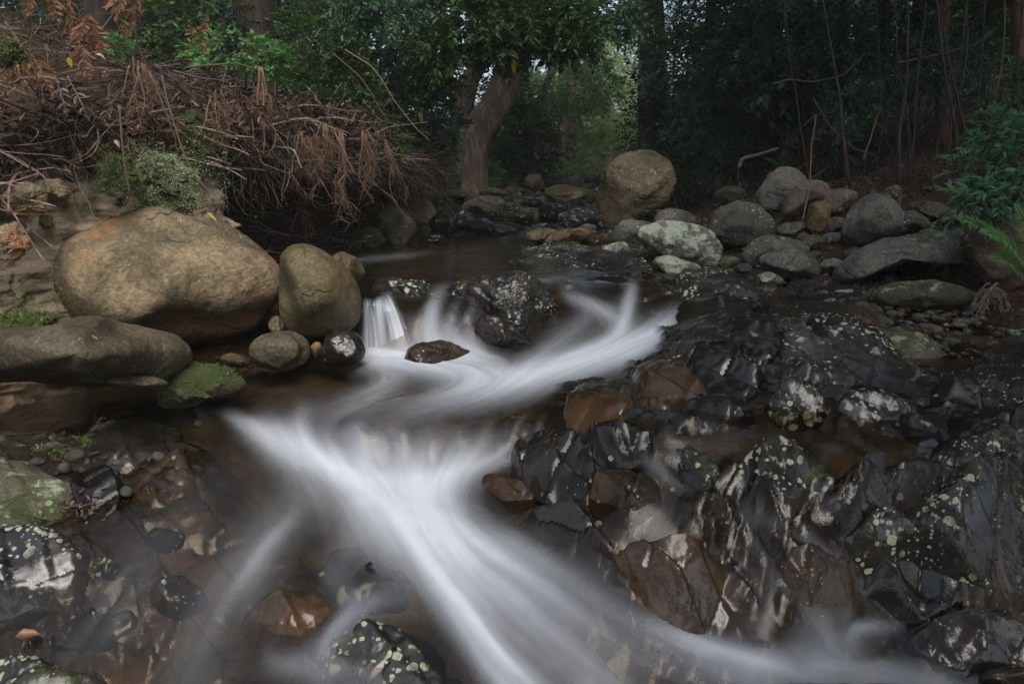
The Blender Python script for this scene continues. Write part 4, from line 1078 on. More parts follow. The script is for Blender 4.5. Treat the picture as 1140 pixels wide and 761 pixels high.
# --- boulder pile on the right bank
G_P = 'boulders piled on the right bank'
for i, (nm, lab, pts, Y, T, mt, an, sb, rg) in enumerate((
    ('boulder', 'big speckled boulder perched on the rocks at the centre', [(664,222),(668,196),(682,178),(706,170),(732,172),(748,186),(753,208),(742,226),(722,236),(700,250),(682,258),(668,245)], 9.3, .55, 'perched', .25, 7, .05),
    ('boulder', 'round speckled stone in front of the perched boulder', [(681,262),(688,248),(705,243),(724,247),(732,258),(724,270),(700,273),(684,271)], 8.0, .25, 'grey', .1, 6, .05),
    ('boulder', 'pale boulder crusted with white-green lichen', [(711,266),(716,252),(745,246),(775,248),(796,260),(806,280),(800,297),(780,300),(752,294),(728,284)], 7.2, .4, 'pale', .3, 7, .06),
    ('boulder', 'grey stone tucked behind the pale lichened boulder', [(728,246),(738,233),(756,232),(776,242),(782,252),(755,254),(735,254)], 8.3, .25, 'grey', .3, 5, .06),
    ('stone', 'pale crusted stone at the waterline under the round speckled stone', El(684,280,17,10,-15), 7.6, .2, 'pale', .3, 5, .08),
    ('stone', 'low pale rock below the pale lichened boulder', [(722,290),(740,282),(765,288),(785,300),(770,308),(740,304)], 6.9, .25, 'pale', .4, 5, .07),
    ('boulder', 'dark grey boulder right of the pale lichened boulder', [(788,252),(796,230),(818,223),(845,226),(862,242),(862,262),(845,276),(812,280),(795,272)], 7.8, .4, 'grey_dark', .2, 6, .05),
    ('boulder', 'tall leaning boulder at the top left of the pile', [(838,232),(846,208),(860,188),(876,184),(895,192),(900,206),(880,222),(866,236),(848,240)], 9.0, .35, 'grey', .4, 6, .05),
    ('boulder', 'reddish boulder beside the tall leaning one', [(866,245),(872,220),(890,204),(908,198),(926,206),(922,224),(900,236),(885,248)], 8.6, .35, 'redgrey', .2, 6, .05),
    ('boulder', 'blocky red-topped boulder left of the round grey one', [(908,226),(914,212),(940,210),(958,214),(952,228),(932,240),(918,240)], 8.4, .28, 'redgrey', .5, 6, .05),
    ('boulder', 'narrow olive stone under the red-topped boulder', El(912,240,14,18,10), 8.1, .2, 'olive', .1, 5, .05),
    ('boulder', 'smooth round grey boulder in the middle of the pile', [(936,262),(942,238),(955,222),(975,216),(996,222),(1010,240),(1012,258),(985,268),(965,278),(945,274)], 7.6, .45, 'grey', .05, 7, .03),
    ('boulder', 'small pointed stone behind the round grey boulder', [(974,222),(985,210),(1003,204),(1006,222),(1000,232),(980,228)], 8.6, .2, 'grey_dark', .7, 5, .04),
    ('boulder', 'low brown stone right of the round grey boulder', El(1016,248,20,13,15), 7.9, .25, 'grey_dark', .1, 5, .05),
    ('boulder', 'mossy tan stone in the shade behind the long slab', El(1034,234,26,11,5), 8.8, .25, 'mossy', .1, 5, .05),
    ('rock_slab', 'long angular slab propped above a black gap', [(918,320),(926,296),(950,276),(985,262),(1018,256),(1050,252),(1075,256),(1082,290),(1070,300),(1040,290),(1005,292),(970,306),(940,322)], 6.4, .55, 'grey', .6, 7, .05),
    ('boulder', 'broad grey stone left of the long propped slab', [(828,284),(840,266),(866,262),(895,268),(908,280),(880,290),(850,296),(832,294)], 7.1, .3, 'grey', .2, 6, .05),
    ('boulder', 'low pale grey stone in front of the broad grey one', [(842,290),(858,278),(885,275),(908,286),(916,300),(905,314),(880,312),(858,304)], 6.5, .3, 'grey', .2, 6, .04),
    ('stone', 'thin flat stone lying on the broad grey one', El(882,255,20,8,-8), 7.5, .18, 'grey', .3, 5, .05),
    ('stone', 'small mossy brown stone in the gap of the pile', El(908,272,17,10,5), 7.3, .18, 'olive', .1, 5, .05),
    ('stone', 'small white crusted stone at the edge of the dark puddle', El(856,311,15,8,8), 6.1, .12, 'pale', .1, 5, .05),
    ('boulder', 'low mossy stone half buried below the long slab', [(966,330),(985,316),(1015,310),(1050,314),(1078,322),(1084,338),(1050,348),(1000,344),(972,342)], 5.8, .35, 'mossdry', .2, 6, .05),
    ('boulder', 'upright reddish-green boulder behind the green fern', [(1086,300),(1084,262),(1092,242),(1112,234),(1136,240),(1150,268),(1148,310),(1128,326),(1100,322)], 5.9, .3, 'redgrey', .2, 6, .05),
    ('stone', 'small grey stone between the slab and the broad grey stone', El(926,296,14,9,0), 6.9, .12, 'grey', .2, 5, .05),
    ('stone', 'round knob of stone in the black gap under the long slab', El(991,312,8,6,0), 5.9, .1, 'grey', .1, 4, .05),
    ('stone', 'white edged stone in the puddle left of the long slab', El(940,326,13,4,-4), 5.8, .1, 'pale', .1, 4, .05),
    ('stone', 'dark rounded stone in shade left of the pile', El(815,218,17,11,0), 10.5, .3, 'grey_dark', .1, 5, .05),
    ('stone', 'dark stone at the forest edge behind the perched boulder', El(772,216,18,9,0), 11.0, .3, 'mossy', .1, 5, .05),
    ('stone', 'dim flat stone in the undergrowth above the long slab', El(1092,222,24,9,6), 8.6, .25, 'grey_dark', .2, 5, .05),
    )):
    gy_ = hitg(np.mean([q[0] for q in pts]), max(q[1] for q in pts))[0][1]; Y = gy_ + T * .35
    if nm != 'rock_slab':
        cc = np.mean(pts, 0); pts = [(cc[0] + (q[0] - cc[0]) * 1.10, cc[1] + (q[1] - cc[1]) * 1.10) for q in pts]
    rock(nm, lab, 'boulder' if nm == 'boulder' else ('slab' if nm == 'rock_slab' else 'stone'), pts, Y, T, M[mt], min(an + .2, .9) if an < .5 else an, 90 + i, G_P, max(sb, 6), rg)
for i, (x, y, rx, ry, mt, lab) in enumerate((
    (752,268,12,6,'grey_dark','small dark stone on the russet needle litter behind the pale boulder'), (828,268,13,8,'grey_dark','stone wedged between the dark grey boulder and the broad grey one'),
    (848,246,14,9,'grey','stone in the shadowed gap under the tall leaning boulder'), (884,236,12,9,'grey_dark','dark filler stone under the reddish boulder'),
    (932,250,12,9,'redgrey','brownish filler stone left of the round grey boulder'), (926,266,13,8,'grey','low stone at the left foot of the round grey boulder'),
    (1032,262,15,8,'grey_dark','dark stone lying behind the middle of the long slab'), (1062,244,17,10,'redgrey','reddish stone in the shade above the long slab'),
    (1064,262,12,8,'grey','grey stone behind the right end of the long slab'), (828,300,12,7,'grey_dark','dark stone at the left edge of the dark puddle'),
    (812,292,14,8,'mossdry','lichened stone right of the pale boulder at puddle level'), (920,318,10,5,'mossdry','small lichened stone at the puddle under the long slab'),
    (956,232,13,8,'grey_dark','dark stone behind the left shoulder of the round grey boulder'), (806,214,15,9,'mossy','mossy stone at the forest edge behind the dark grey boulder'),
    (834,206,14,8,'grey_dark','shaded stone left of the tall leaning boulder'), (1100,330,14,8,'redgrey','reddish stone at the foot of the upright boulder'))):
    Y = hitg(x, y + ry)[0][1] + .08
    rock('stone', lab, 'stone', El(x, y, rx, ry, (i * 31) % 30 - 15), Y, .16, M[mt], .4, 230 + i, G_P, 5, .08)
# --- left foreground
G_F = 'wet rocks of the near left bank'
for i, (lab, pts, Y, T, mt, an) in enumerate((
    ('wrinkled wet black rock under the overhanging slab', [(88,500),(98,478),(130,468),(165,466),(190,474),(205,490),(190,506),(150,512),(110,520)], 3.45, .28, 'wet', .5),
    ('smooth wet step below the wrinkled black rock', [(140,530),(155,512),(195,504),(228,508),(243,522),(230,540),(200,550),(160,552)], 3.2, .22, 'wetbrown', .5),
    ('rough olive outcrop at the left edge', [(-40,545),(-30,515),(20,512),(60,520),(85,535),(70,556),(20,566),(-30,565)], 3.15, .3, 'mossdry', .4),
    ('dark ribbed block between the olive outcrop and the wet step', [(72,560),(78,530),(100,512),(130,520),(140,545),(125,568),(95,575)], 3.15, .22, 'wet', .8),
    ('lichen speckled lumpy rock at the left edge', [(-60,640),(-50,585),(0,568),(50,575),(90,600),(102,630),(80,655),(20,668),(-40,665)], 2.75, .35, 'slate', .5),
    ('wet lump right of the speckled rock by the russet leaves', El(118,628,28,17,12), 2.78, .18, 'wetlichen', .4),
    ('small black rock breaking the flow beside the left bank', El(178,598,24,10,-14), 2.9, .13, 'wet', .5),
    ('rounded black rock veiled by thin water at lower left', [(150,655),(170,640),(205,638),(235,650),(240,668),(210,680),(170,678)], 2.65, .18, 'wet', .4),
    ('dark cluster rock in the bottom left shallows', [(55,700),(75,680),(115,668),(150,676),(160,695),(130,712),(80,716)], 2.55, .2, 'wet', .6),
    ('mossy wet rock in the bottom left corner', [(-50,770),(-40,735),(10,720),(70,722),(115,740),(120,775),(40,790)], 2.3, .3, 'wetlichen', .4),
    ('black rock at bottom centre wrapped by a small white rill', [(262,690),(275,665),(320,655),(375,660),(385,682),(350,712),(300,722),(270,712)], 2.55, .24, 'wetbrown', .4),
    ('bottom centre wet rock with a single pale lichen patch', [(345,740),(362,700),(400,682),(450,690),(490,725),(525,770),(480,800),(380,800),(345,775)], 2.3, .3, 'wetlichen', .5),
    ('submerged dark hump left of the white rapid', [(340,640),(370,608),(420,610),(450,640),(455,665),(410,672),(365,668)], 2.75, .2, 'wet', .3),
        )):
    outcrop(lab, pts, min(.12, T * .34), M[mt], an, 130 + i, G_F, base='water', clear=.045)
# --- upstream boulders
G_U = 'boulders in the creek upstream'
for i, (lab, x, y, rx, ry, Y, mt, an) in enumerate((
    ('blue-grey wet boulder left of the upstream riffle', 503,247,25,14,12.0,'slate',.3),
    ('black rough rock below the upstream riffle', 552,256,40,10,11.2,'wet',.5),
    ('dark speckled rock behind the black rough one', 580,240,36,12,12.6,'wetlichen',.4),
    ('dark boulder at the mouth of the bank hollow', 428,252,34,26,10.3,'mossy',.1),
    ('brown boulder beside the bank hollow', 462,236,24,15,12.5,'olive',.1),
    ('small dark stone at the left edge of the upper pool', 482,268,14,8,10.0,'wet',.2),
    ('grey slab stone above the blue-grey wet boulder', 540,228,24,9,14.5,'grey',.2),
    ('round tan stone on the left shore upstream', 474,228,10,9,14.0,'olive',.1),
    ('flat tan stone left of the round tan one', 450,218,18,8,15.0,'tan',.2),
    ('long low tan slab on the left shore upstream', 505,217,30,6,15.5,'olive',.2),
    ('dark wet rock in the middle of the upstream riffle', 622,236,22,10,13.0,'wet',.5),
    ('wide wet rock left of the perched boulder', 645,243,24,11,12.0,'slate',.5),
    ('olive flat rock at the head of the upper pool', 604,262,18,8,10.3,'olive',.3),
    ('olive low rock right of the flat one at the pool head', 636,262,22,8,10.3,'olive',.2),
    ('brown tapered rock against the foot of the perched boulder', 660,268,16,7,9.6,'wetbrown',.3),
    ('large tan sloping boulder far upstream', 636,217,30,10,17.5,'olive',.3),
    ('round orange-brown boulder far upstream on the left', 595,203,11,9,21.0,'redgrey',.1),
    ('small pale blue stone far upstream', 610,212,9,4,19.0,'slate',.2),
    ('grey stone beside the pale blue one upstream', 622,204,9,4,22.0,'grey',.2),
    ('angular grey stone farthest up the creek', 641,201,10,6,24.0,'grey',.6),
    ('dark stone farthest up the creek', 655,208,9,4,21.0,'grey_dark',.4),
    ('flat brown stone at the far bend of the creek', 575,214,14,6,19.0,'olive',.2),
    ('low tan stone on the left shore near the leaning trunk', 548,214,14,5,18.0,'tan',.3),
    ('dark low stone in the riffle upstream', 592,226,12,5,16.0,'wet',.3),
    ('small dark stone beside the far riffle', 652,226,16,5,15.0,'wet',.4),
    ('grey pebble heap stone left of the perched boulder', 655,254,8,5,11.5,'grey',.1),
    ('olive boulder in the dark at the back of the bank hollow', 405,268,22,15,9.0,'mossy',.1),
    ('small round stone glimpsed under the root mass', 442,262,11,9,9.8,'mossy',.1),
    ('tan block at the foot of the left bank upstream', 432,228,18,10,13.5,'olive',.5),
    ('squat pale stone below the shrubs upstream', 492,208,14,7,17.5,'tan',.3),
    ('grey stone under the leaning trunk', 528,206,14,6,19.0,'grey',.2),
    )):
    Y = max(6.5, min(Y * 1.25, hitg(x, y + ry)[0][1] + rx / F * Y * .3))
    rock('boulder', lab, 'boulder', El(x, y, rx * 1.12, ry * 1.12, (i * 37) % 20 - 10), Y, rx / F * Y * .8, M[mt], min(an + .25, .8), 160 + i, G_U, 5, .08)

# loose gravel and small stones: nobody could count them
gg = Geo()
V3, F3 = sphere(2)
def gravel(cpx, cpy, rad, n, s0, s1):
    c = hitg(cpx, cpy)[0]
    for k in range(n):
        x, y = c[0] + RNG.normal() * rad[0], c[1] + RNG.normal() * rad[1]
        s = RNG.uniform(s0, s1); z = ground1(x, y)
        v = V3 * s * RNG.uniform(.6, 1.2, 3) * np.array([1, 1, .7]); v = v + .18 * s * fbm(V3 * 1.7 + k * 3.3, 2, k)[:, None] * V3
        a = RNG.uniform(0, 6.28); v = v @ np.array([[math.cos(a), math.sin(a), 0], [-math.sin(a), math.cos(a), 0], [0, 0, 1]])
        gg.add(v + [x, y, z + s * .25], None, F3)
for a in ((1010,365,(.35,.25),110,.02,.05),(1070,350,(.3,.3),60,.02,.05),(860,318,(.3,.2),50,.02,.05),(1000,330,(.5,.3),40,.03,.07),(640,262,(.4,.5),50,.04,.1),(560,222,(1.6,2.0),40,.06,.2),(640,215,(1.4,2.),40,.06,.2),(470,240,(.8,1.5),60,.05,.14),
          (600,204,(2.0,3.0),50,.1,.3),(850,250,(.9,.7),50,.03,.09),(300,395,(.3,.1),25,.02,.05),(250,415,(.3,.1),20,.02,.05),(930,250,(.8,.6),50,.04,.1),(60,500,(.4,.15),40,.02,.05)): gravel(*a)
tag(gg.build('gravel', M['grey_dark']), kind='stuff')
# ------------------------------------------------------------------ vegetation
def unit(v): return v / (np.linalg.norm(v, axis=-1, keepdims=True) + 1e-9)
def sprays(g, o, d, L, m, ll, lw, droop=.25, quad=True, spread=.8, twig=None, tw=.002):
    """twigs with leaves set along both sides; o, d: (N,3)"""
    o = np.asarray(o, float); d = unit(np.asarray(d, float)); n = len(o)
    L = np.broadcast_to(np.asarray(L, float), (n,))
    side = unit(np.cross(d, np.array([0, 0, 1.0]) + RNG.normal(size=(n, 3)) * .25))
    upv = np.cross(side, d)
    t = (np.arange(m) + .6) / m
    c = o[:, None] + d[:, None] * (L[:, None] * t)[..., None]
    c[..., 2] -= droop * (L[:, None] * t ** 2)
    sg = np.where(np.arange(m) % 2 == 0, 1.0, -1.0)
    dd = d[:, None] * (.55 + .5 * t[None, :, None]) + side[:, None] * (sg[None, :, None] * spread) + RNG.normal(size=(n, m, 3)) * .28
    dd[..., 2] -= droop * .8
    c = c.reshape(-1, 3); dd = dd.reshape(-1, 3)
    sz = RNG.uniform(.6, 1.15, len(c))
    up = np.repeat(upv, m, 0) + RNG.normal(size=(len(c), 3)) * .45
    (g.quadleaves if quad else g.leaves)(c, dd, ll * sz, lw * sz, up)
    if twig is not None:
        e = o + d * L[:, None]; e[:, 2] -= droop * L
        twig.sticks(o, e, tw, .04, 2)
def ball(n, r=(1, 1, 1), surf=.35):
    v = unit(RNG.normal(size=(n, 3))); q = RNG.uniform(surf, 1, n) ** .6
    return v * q[:, None] * np.array(r)
def crown_geo(g, clumps, per, L, m, ll, lw, droop=.25, twig=None, quad=True, spread=.8, tw=.002):
    for (cx, cy, cz, r) in clumps:
        rr = (r, r, r * .75) if np.isscalar(r) else r
        b = ball(per, rr); o = np.array([cx, cy, cz]) + b
        d = unit(b / np.array(rr)) * .9 + RNG.normal(size=(per, 3)) * .5 + np.array([0, 0, -.1])
        sprays(g, o, d, RNG.uniform(.6, 1.2, per) * L, m, ll, lw, droop, quad, spread, twig, tw)

def limb_path(p0, p1, n=6, wob=.08):
    p0 = np.array(p0, float); p1 = np.array(p1, float); t = np.linspace(0, 1, n)[:, None]
    L = np.linalg.norm(p1 - p0)
    w = np.cumsum(RNG.normal(size=(n, 3)), 0) * wob * L / n; w -= t * w[-1]
    return p0 + (p1 - p0) * t + w
def tree(label, path, Y, r0, r1, bark, leafm, height, crown=(), seed=0, group=None, cat='tree', name='tree', low=(), dens=1.0, leaf=(.17, .085), rough=.18, sides=12, roots=False, cr=1.6, ncl=7):
    """path: pixels of the trunk from the foot up at distance Y (a number or one per point); radii in metres; height of the tree"""
    Ys = np.broadcast_to(np.asarray(Y, float), (len(path),))
    P = np.array(path, float) if len(path[0]) == 3 else np.stack([at_y(p[0], p[1], yy) for p, yy in zip(path, Ys)])
    gz = ground1(P[0, 0], P[0, 1]); P[0, 2] = min(P[0, 2], gz - .05)
    if P[0, 2] > gz - .05: P[0, 2] = gz - .1
    top = P[-1].copy(); d = unit(P[-1] - P[-2]); d = unit(d * .5 + np.array([0, 0, .8]))
    while top[2] < P[0, 2] + height:
        top = top + d * .9 + RNG.normal(size=3) * .06; P = np.concatenate([P, top[None]])
    # refine
    t = np.linspace(0, len(P) - 1, max(24, len(P) * 5)); k = np.arange(len(P))
    Q = np.stack([np.interp(t, k, P[:, a]) for a in range(3)], 1)
    ker = np.array([1, 2, 3, 2, 1.]) / 9
    for a in range(3):
        e = np.pad(Q[:, a], 2, mode='edge'); Q[:, a] = np.convolve(e, ker, 'valid')
    u = np.linspace(0, 1, len(Q))
    rad = r0 + (r1 - r0) * u; rad = rad * (1 + .5 * np.exp(-u * 22))
    root = thing(name, P[0], label, cat, group)
    g = Geo(); g.tube(Q, rad, sides, rough, seed, True)
    gl_ = Geo()
    cl = []
    H0 = P[0, 2]
    for i in range(ncl):
        zc = H0 + height * RNG.uniform(.55, 1.02); j = int(np.clip(np.searchsorted(Q[:, 2], zc - .8), 3, len(Q) - 1))
        a = RNG.uniform(0, 6.28); rr = RNG.uniform(.5, 1) * cr * 1.3
        c = Q[j] + np.array([math.cos(a) * rr, math.sin(a) * rr, RNG.uniform(.2, .9)])
        cl.append((*c, RNG.uniform(.6, 1.0) * cr)); g.tube(limb_path(Q[j], c, 6), np.linspace(rad[j] * .5, .012, 6), 6)
    for c in low:     # clumps given as px, py, Y, radius
        p = at_y(c[0], c[1], c[2]); j = int(np.argmin(np.linalg.norm(Q - p, axis=1)))
        cl.append((*p, c[3])); g.tube(limb_path(Q[j], p, 7), np.linspace(min(.035, rad[j] * .5), .008, 7), 5)
    if roots:
        for i in range(7):
            a = RNG.uniform(-2.6, .2); e = Q[1] + np.array([math.cos(a) * .8, math.sin(a) * .6, -.5]); e[2] = min(e[2], ground1(e[0], e[1]) - .03)
            g.tube(limb_path(Q[3], e, 8, .25), np.linspace(r0 * .35, .02, 8), 6, .2, i)
    tr = g.build('trunk', bark, root, P[0])
    hi = [c for c in cl if True]
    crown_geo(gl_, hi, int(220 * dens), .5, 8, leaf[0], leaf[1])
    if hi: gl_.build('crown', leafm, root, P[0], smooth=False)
    return root
def shrub(label, clumps, leafm, per, L, m, ll, lw, cat='shrub', name='shrub', group=None, stems=3, base=None, droop=.25, quad=True, spread=.8, tw=.0025, bark='barkdark', sr=.012):
    """clumps: (px, py, Y, rx_px, ry_px)"""
    cl = []
    for c in clumps:
        p = at_y(c[0], c[1], c[2]); s = c[2] / F
        cl.append((p[0], p[1], p[2], (c[3] * s, max(c[3], c[4]) * s * .8, c[4] * s)))
    if base is None:
        bx, by = cl[0][0], cl[0][1]; b = np.array([bx, by, ground1(bx, by)])
    else: b = np.array(base, float)
    root = thing(name, b, label, cat, group)
    g = Geo(); t = Geo()
    for c in cl:
        for k in range(stems):
            e = np.array(c[:3]) + ball(1, c[3])[0] * .6
            t.tube(limb_path(b + RNG.normal(size=3) * .04, e, 8, .12), np.linspace(sr, .003, 8), 5)
    if quad: per, ll, lw = int(per * 1.7), ll * 1.3, lw * 1.7
    else: per, lw = int(per * 1.35), lw * 1.25
    crown_geo(g, cl, per, L, m, ll, lw, droop, t, quad, spread, tw)
    t.build('stem', M[bark], root, b); g.build('foliage', M[leafm], root, b, smooth=False)
    return root

# --- trees
G_T = 'forest trees along the creek'
tree('broad brown trunk on top of the left bank behind the dead ferns', [(292,95),(288,60),(282,0),(278,-60)], 8.6, .22, .18, M['barkdark'], M['leafdark'], 9, seed=1, group=G_T, cr=1.8, ncl=9)
tree('leaning tree with pinkish peeling bark rooted on the left shore', [(520,205),(519,180),(530,150),(548,125),(560,95),(572,65),(580,20)], 16.5, .40, .22, M['barkpink'], M['leaf'], 10, seed=2, group=G_T, roots=True, rough=.4, sides=16, cr=1.8, ncl=8)
tree('second pinkish stem fused beside the leaning peeling tree', [(522,196),(516,160),(512,130),(520,95),(540,60)], 16.9, .26, .16, M['barkpink'], M['leafdark'], 9, seed=3, group=G_T, rough=.4, cr=1.5, ncl=5)
tree('dark upright trunk behind the overhanging left bank', [(383,160),(388,120),(396,60),(400,0)], 11, .16, .12, M['barkdark'], M['leafdark'], 9, seed=4, group=G_T, cr=1.7, ncl=8)
tree('thin dark trunk slanting right above the left bank', [(425,190),(432,120),(452,55),(470,0)], 12.5, .10, .07, M['barkdark'], M['leafdark'], 9, seed=5, group=G_T, cr=1.5)
tree('slim tan trunk leaning right far upstream', [(617,190),(626,150),(636,110),(641,60),(650,20)], 26, .20, .14, M['barkpink'], M['leaf'], 12, seed=6, group=G_T, cr=1.3, ncl=2, low=[(600,120,26,1.2),(660,95,27,1.2)])
tree('slim grey trunk upright beside the tan one upstream', [(632,190),(637,150),(636,100),(640,40)], 28, .20, .15, M['bark'], M['leaf'], 12, seed=7, group=G_T, cr=1.3, ncl=2)
tree('arching pinkish trunk bending over the creek upstream', [(585,190),(598,120),(610,90),(622,62),(650,54),(672,53)], [22,22,21.5,21.5,21,21], .14, .06, M['barkpink'], M['leaffar'], 3.5, seed=8, group=G_T, cr=1, ncl=3)
tree('tall pale trunk right of the bright gap', [(735,190),(732,120),(726,60),(722,0)], 19, .36, .28, M['barkpale'], M['leafdark'], 12, seed=9, group=G_T, cr=2.2, low=[(760,90,18,1.2)], ncl=4)
tree('thin pale trunk at the right side of the bright gap', [(715,185),(716,120),(716,60),(715,0)], 22, .15, .12, M['barkpale'], M['leafdark'], 12, seed=10, group=G_T, cr=1.4, ncl=3)
tree('dark trunk at the middle of the right hand forest', [(898,205),(897,150),(893,80),(895,20)], 12.5, .12, .09, M['barkdark'], M['leafdark'], 9, seed=11, group=G_T, cr=1.9, low=[(860,60,12,.8)], ncl=9)
tree('reddish brown trunk in the right hand forest', [(1052,190),(1050,140),(1048,70),(1050,0)], 11, .095, .08, M['barkred'], M['leafdark'], 8, seed=12, group=G_T, cr=1.9, ncl=9)
tree('dark trunk left of the reddish brown one', [(1022,195),(1020,130),(1024,60),(1022,0)], 12.5, .10, .08, M['barkdark'], M['leafdark'], 9, seed=13, group=G_T, cr=1.8)
tree('brown trunk right of the reddish brown one', [(1105,180),(1102,110),(1098,50),(1102,0)], 12, .095, .08, M['bark'], M['leafdark'], 9, seed=14, group=G_T, cr=1.8)
tree('dark trunk cut by the right edge of the photo', [(1135,170),(1137,100),(1132,40),(1134,0)], 10, .09, .08, M['barkred'], M['leafdark'], 8, seed=15, group=G_T, cr=1.8, ncl=8)
tree('twin dark trunk deep in the right hand forest', [(985,190),(982,120),(986,50),(984,0)], 15, .12, .1, M['barkdark'], M['leafdark'], 10, seed=16, group=G_T, cr=2)
tree('slender dark trunk behind the reddish boulder', [(940,190),(944,120),(938,50),(940,0)], 14, .09, .07, M['barkdark'], M['leafdark'], 9, seed=17, group=G_T, cr=1.8)
tree('slim olive trunk rising behind the tall leaning boulder', [(868,190),(864,130),(868,60),(860,0)], 15, .10, .08, M['bark'], M['leaf'], 9, seed=18, group=G_T, cr=1.8)
tree('slim trunk between the perched boulder and the dense shrubs', [(790,195),(795,130),(788,60),(792,0)], 17, .13, .10, M['barkdark'], M['leafdark'], 10, seed=19, group=G_T, cr=1.9)
tree('dark trunk at the left side of the bright gap', [(575,190),(570,130),(566,60),(570,0)], 24, .2, .15, M['barkdark'], M['leafdark'], 12, seed=20, group=G_T, cr=1.5, ncl=3)
tree('brown trunk half hidden by leaves above the root mass', [(326,130),(330,90),(338,50),(340,0)], 9.8, .13, .11, M['bark'], M['leafdark'], 8, seed=21, group=G_T, cr=1.8)
tree('dark trunk behind the orange dead fern', [(205,60),(208,30),(204,0),(200,-60)], 9.5, .2, .16, M['barkdark'], M['leafdark'], 8, seed=22, group=G_T, cr=2.0, ncl=9)
tree('brown trunk at the top left corner', [(110,40),(108,10),(104,-30),(100,-80)], 8.5, .15, .12, M['barkdark'], M['leafdark'], 7, seed=23, group=G_T, cr=2.0, ncl=9)
# unseen trees added around the viewpoint so their crowns block sky light
G_N = 'unseen trees added to shade the near banks'
for k, (x, y, lab) in enumerate(((5.8,4.4,'added unseen tree beside the near right bank whose crown roofs the lichened ledge'),
        (5.4,0.2,'added unseen tree right of the viewpoint leaning over the wet slab'), (4.4,-4.2,'added unseen tree behind the viewpoint on the right bank'), (0.4,-7.5,'added unseen tree across the creek behind the viewpoint'), (-5.0,-7.0,'added unseen tree far behind the viewpoint on the left bank'), (-9.0,-3.5,'added unseen tree well back on the left bank behind the viewpoint'), (7.2,8.0,'added unseen tree above the boulder pile beyond the right edge'), (-8.2,9.5,'added unseen tree above the earth bank beyond the left edge'))):
    s_ = -1 if x > 0 else 1
    tree(lab, [(x, y, 1.0), (x + .1 * s_, y, 2.4), (x + .3 * s_, y + .1, 4.0)], 0, .2, .14, M['bark'], M['leafdark'], 8.5, seed=30 + k, group=G_N, cr=2.0, ncl=11)

# --- shrubs and hanging foliage
shrub('bright green sprig hanging over the dead stems at the left', [(262,55,6.6,34,16),(300,62,6.6,18,12)], 'leafbright', 42, .12, 8, .045, .016, group=None, base=bankpt(7.0, .97), stems=3)
shrub('bright sprig at the foot of the orange dead fern', [(222,62,6.7,8,8),(212,56,6.8,8,6)], 'leafbright', 16, .09, 7, .04, .016, base=bankpt(6.9, .97), stems=2)
shrub('spray of glossy bluish-green leaves at the top edge above the left bank', [(425,8,6.2,36,18),(400,0,6.2,25,12)], 'leafblue', 60, .16, 8, .07, .020, base=at_y(440, -160, 6.6), quad=False, stems=3)
shrub('overhanging branch of broad dark leaves at the top centre', [(520,22,9.5,45,22),(570,12,9.5,45,22),(610,22,9.6,34,20),(640,35,9.6,30,18),(560,48,9.6,38,14),(490,55,9.4,26,14)], 'leaf', 85, .28, 8, .12, .042, base=at_y(470, -180, 9.8), quad=False, stems=3, spread=.9)
shrub('pale green leafy tip hanging into the bright gap', [(675,10,10,24,16),(700,25,10.2,14,12),(650,5,10,20,10)], 'leafblue', 60, .22, 7, .09, .03, base=at_y(720, -170, 10.5), quad=False, stems=2)
shrub('fine leaved dark bush above the root mass', [(350,55,8.4,42,36),(330,100,8.2,28,24),(385,95,8.6,28,30),(372,20,8.6,50,25)], 'leaf', 170, .22, 9, .05, .016, base=bankpt(8.2, .98))
shrub('low dark leafy plant on the bank over the hollow', [(318,128,7.2,26,12),(350,118,7.6,24,12)], 'leafdark', 60, .14, 8, .05, .016, base=bankpt(7.4, .97), cat='plant', name='plant')
shrub('green seedling poking through the dead stems beside the first mossy patch', [(128,52,6.3,10,7),(135,48,6.4,8,6)], 'leafbright', 14, .08, 7, .04, .014, base=bankpt(6.2, .97), cat='plant', name='plant')
shrub('trailing dark foliage over the right end of the bank', [(400,120,8.6,26,26),(425,150,9,22,24),(395,165,8.4,16,14)], 'leaf', 90, .2, 8, .05, .015, base=bankpt(8.8, .97))
shrub('dark bush on the bank behind the bright green sprig', [(185,22,8.0,30,22),(240,15,8.4,36,22),(170,60,8.0,20,14)], 'leaf', 110, .2, 8, .055, .018, base=(-3.4, 8.0, 2.4))
shrub('dark leafy bush left of the leaning peeling tree', [(450,100,12.5,45,45),(480,140,13,32,30),(440,155,12,28,24),(485,70,13,34,30),(420,120,11.5,30,40)], 'leafdark', 170, .3, 9, .08, .028, base=(-2.3, 12.5, 1.6))
shrub('tangled dead-brown bush over the left shore', [(480,175,14,34,22),(455,195,13,24,18),(440,180,12,26,18)], 'leafolive', 90, .3, 7, .06, .012, base=(-2.2, 13.5, 1.4), bark='twig', tw=.004)
shrub('small bright shrub on the left shore beside the leaning tree', [(496,200,16,15,8),(545,196,17,12,9)], 'leafbright', 60, .2, 7, .07, .025, base=None)
shrub('soft green shrub behind the leaning peeling tree', [(560,150,21,34,34),(545,175,20,24,20),(590,165,22,26,26),(560,110,21,26,30)], 'leaf', 170, .5, 9, .12, .035)
shrub('brown-olive bush at the left side of the bright gap', [(590,130,23,26,36),(605,165,23,20,22)], 'leafolive', 130, .5, 8, .11, .025)
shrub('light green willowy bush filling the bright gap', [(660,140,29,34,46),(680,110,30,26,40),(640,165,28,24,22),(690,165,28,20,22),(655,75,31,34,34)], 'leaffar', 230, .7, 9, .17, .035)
shrub('pale green bush farthest back in the bright gap', [(668,95,36,50,60),(620,70,37,44,50),(700,60,37,36,40)], 'leaffar', 260, .9, 9, .22, .05)
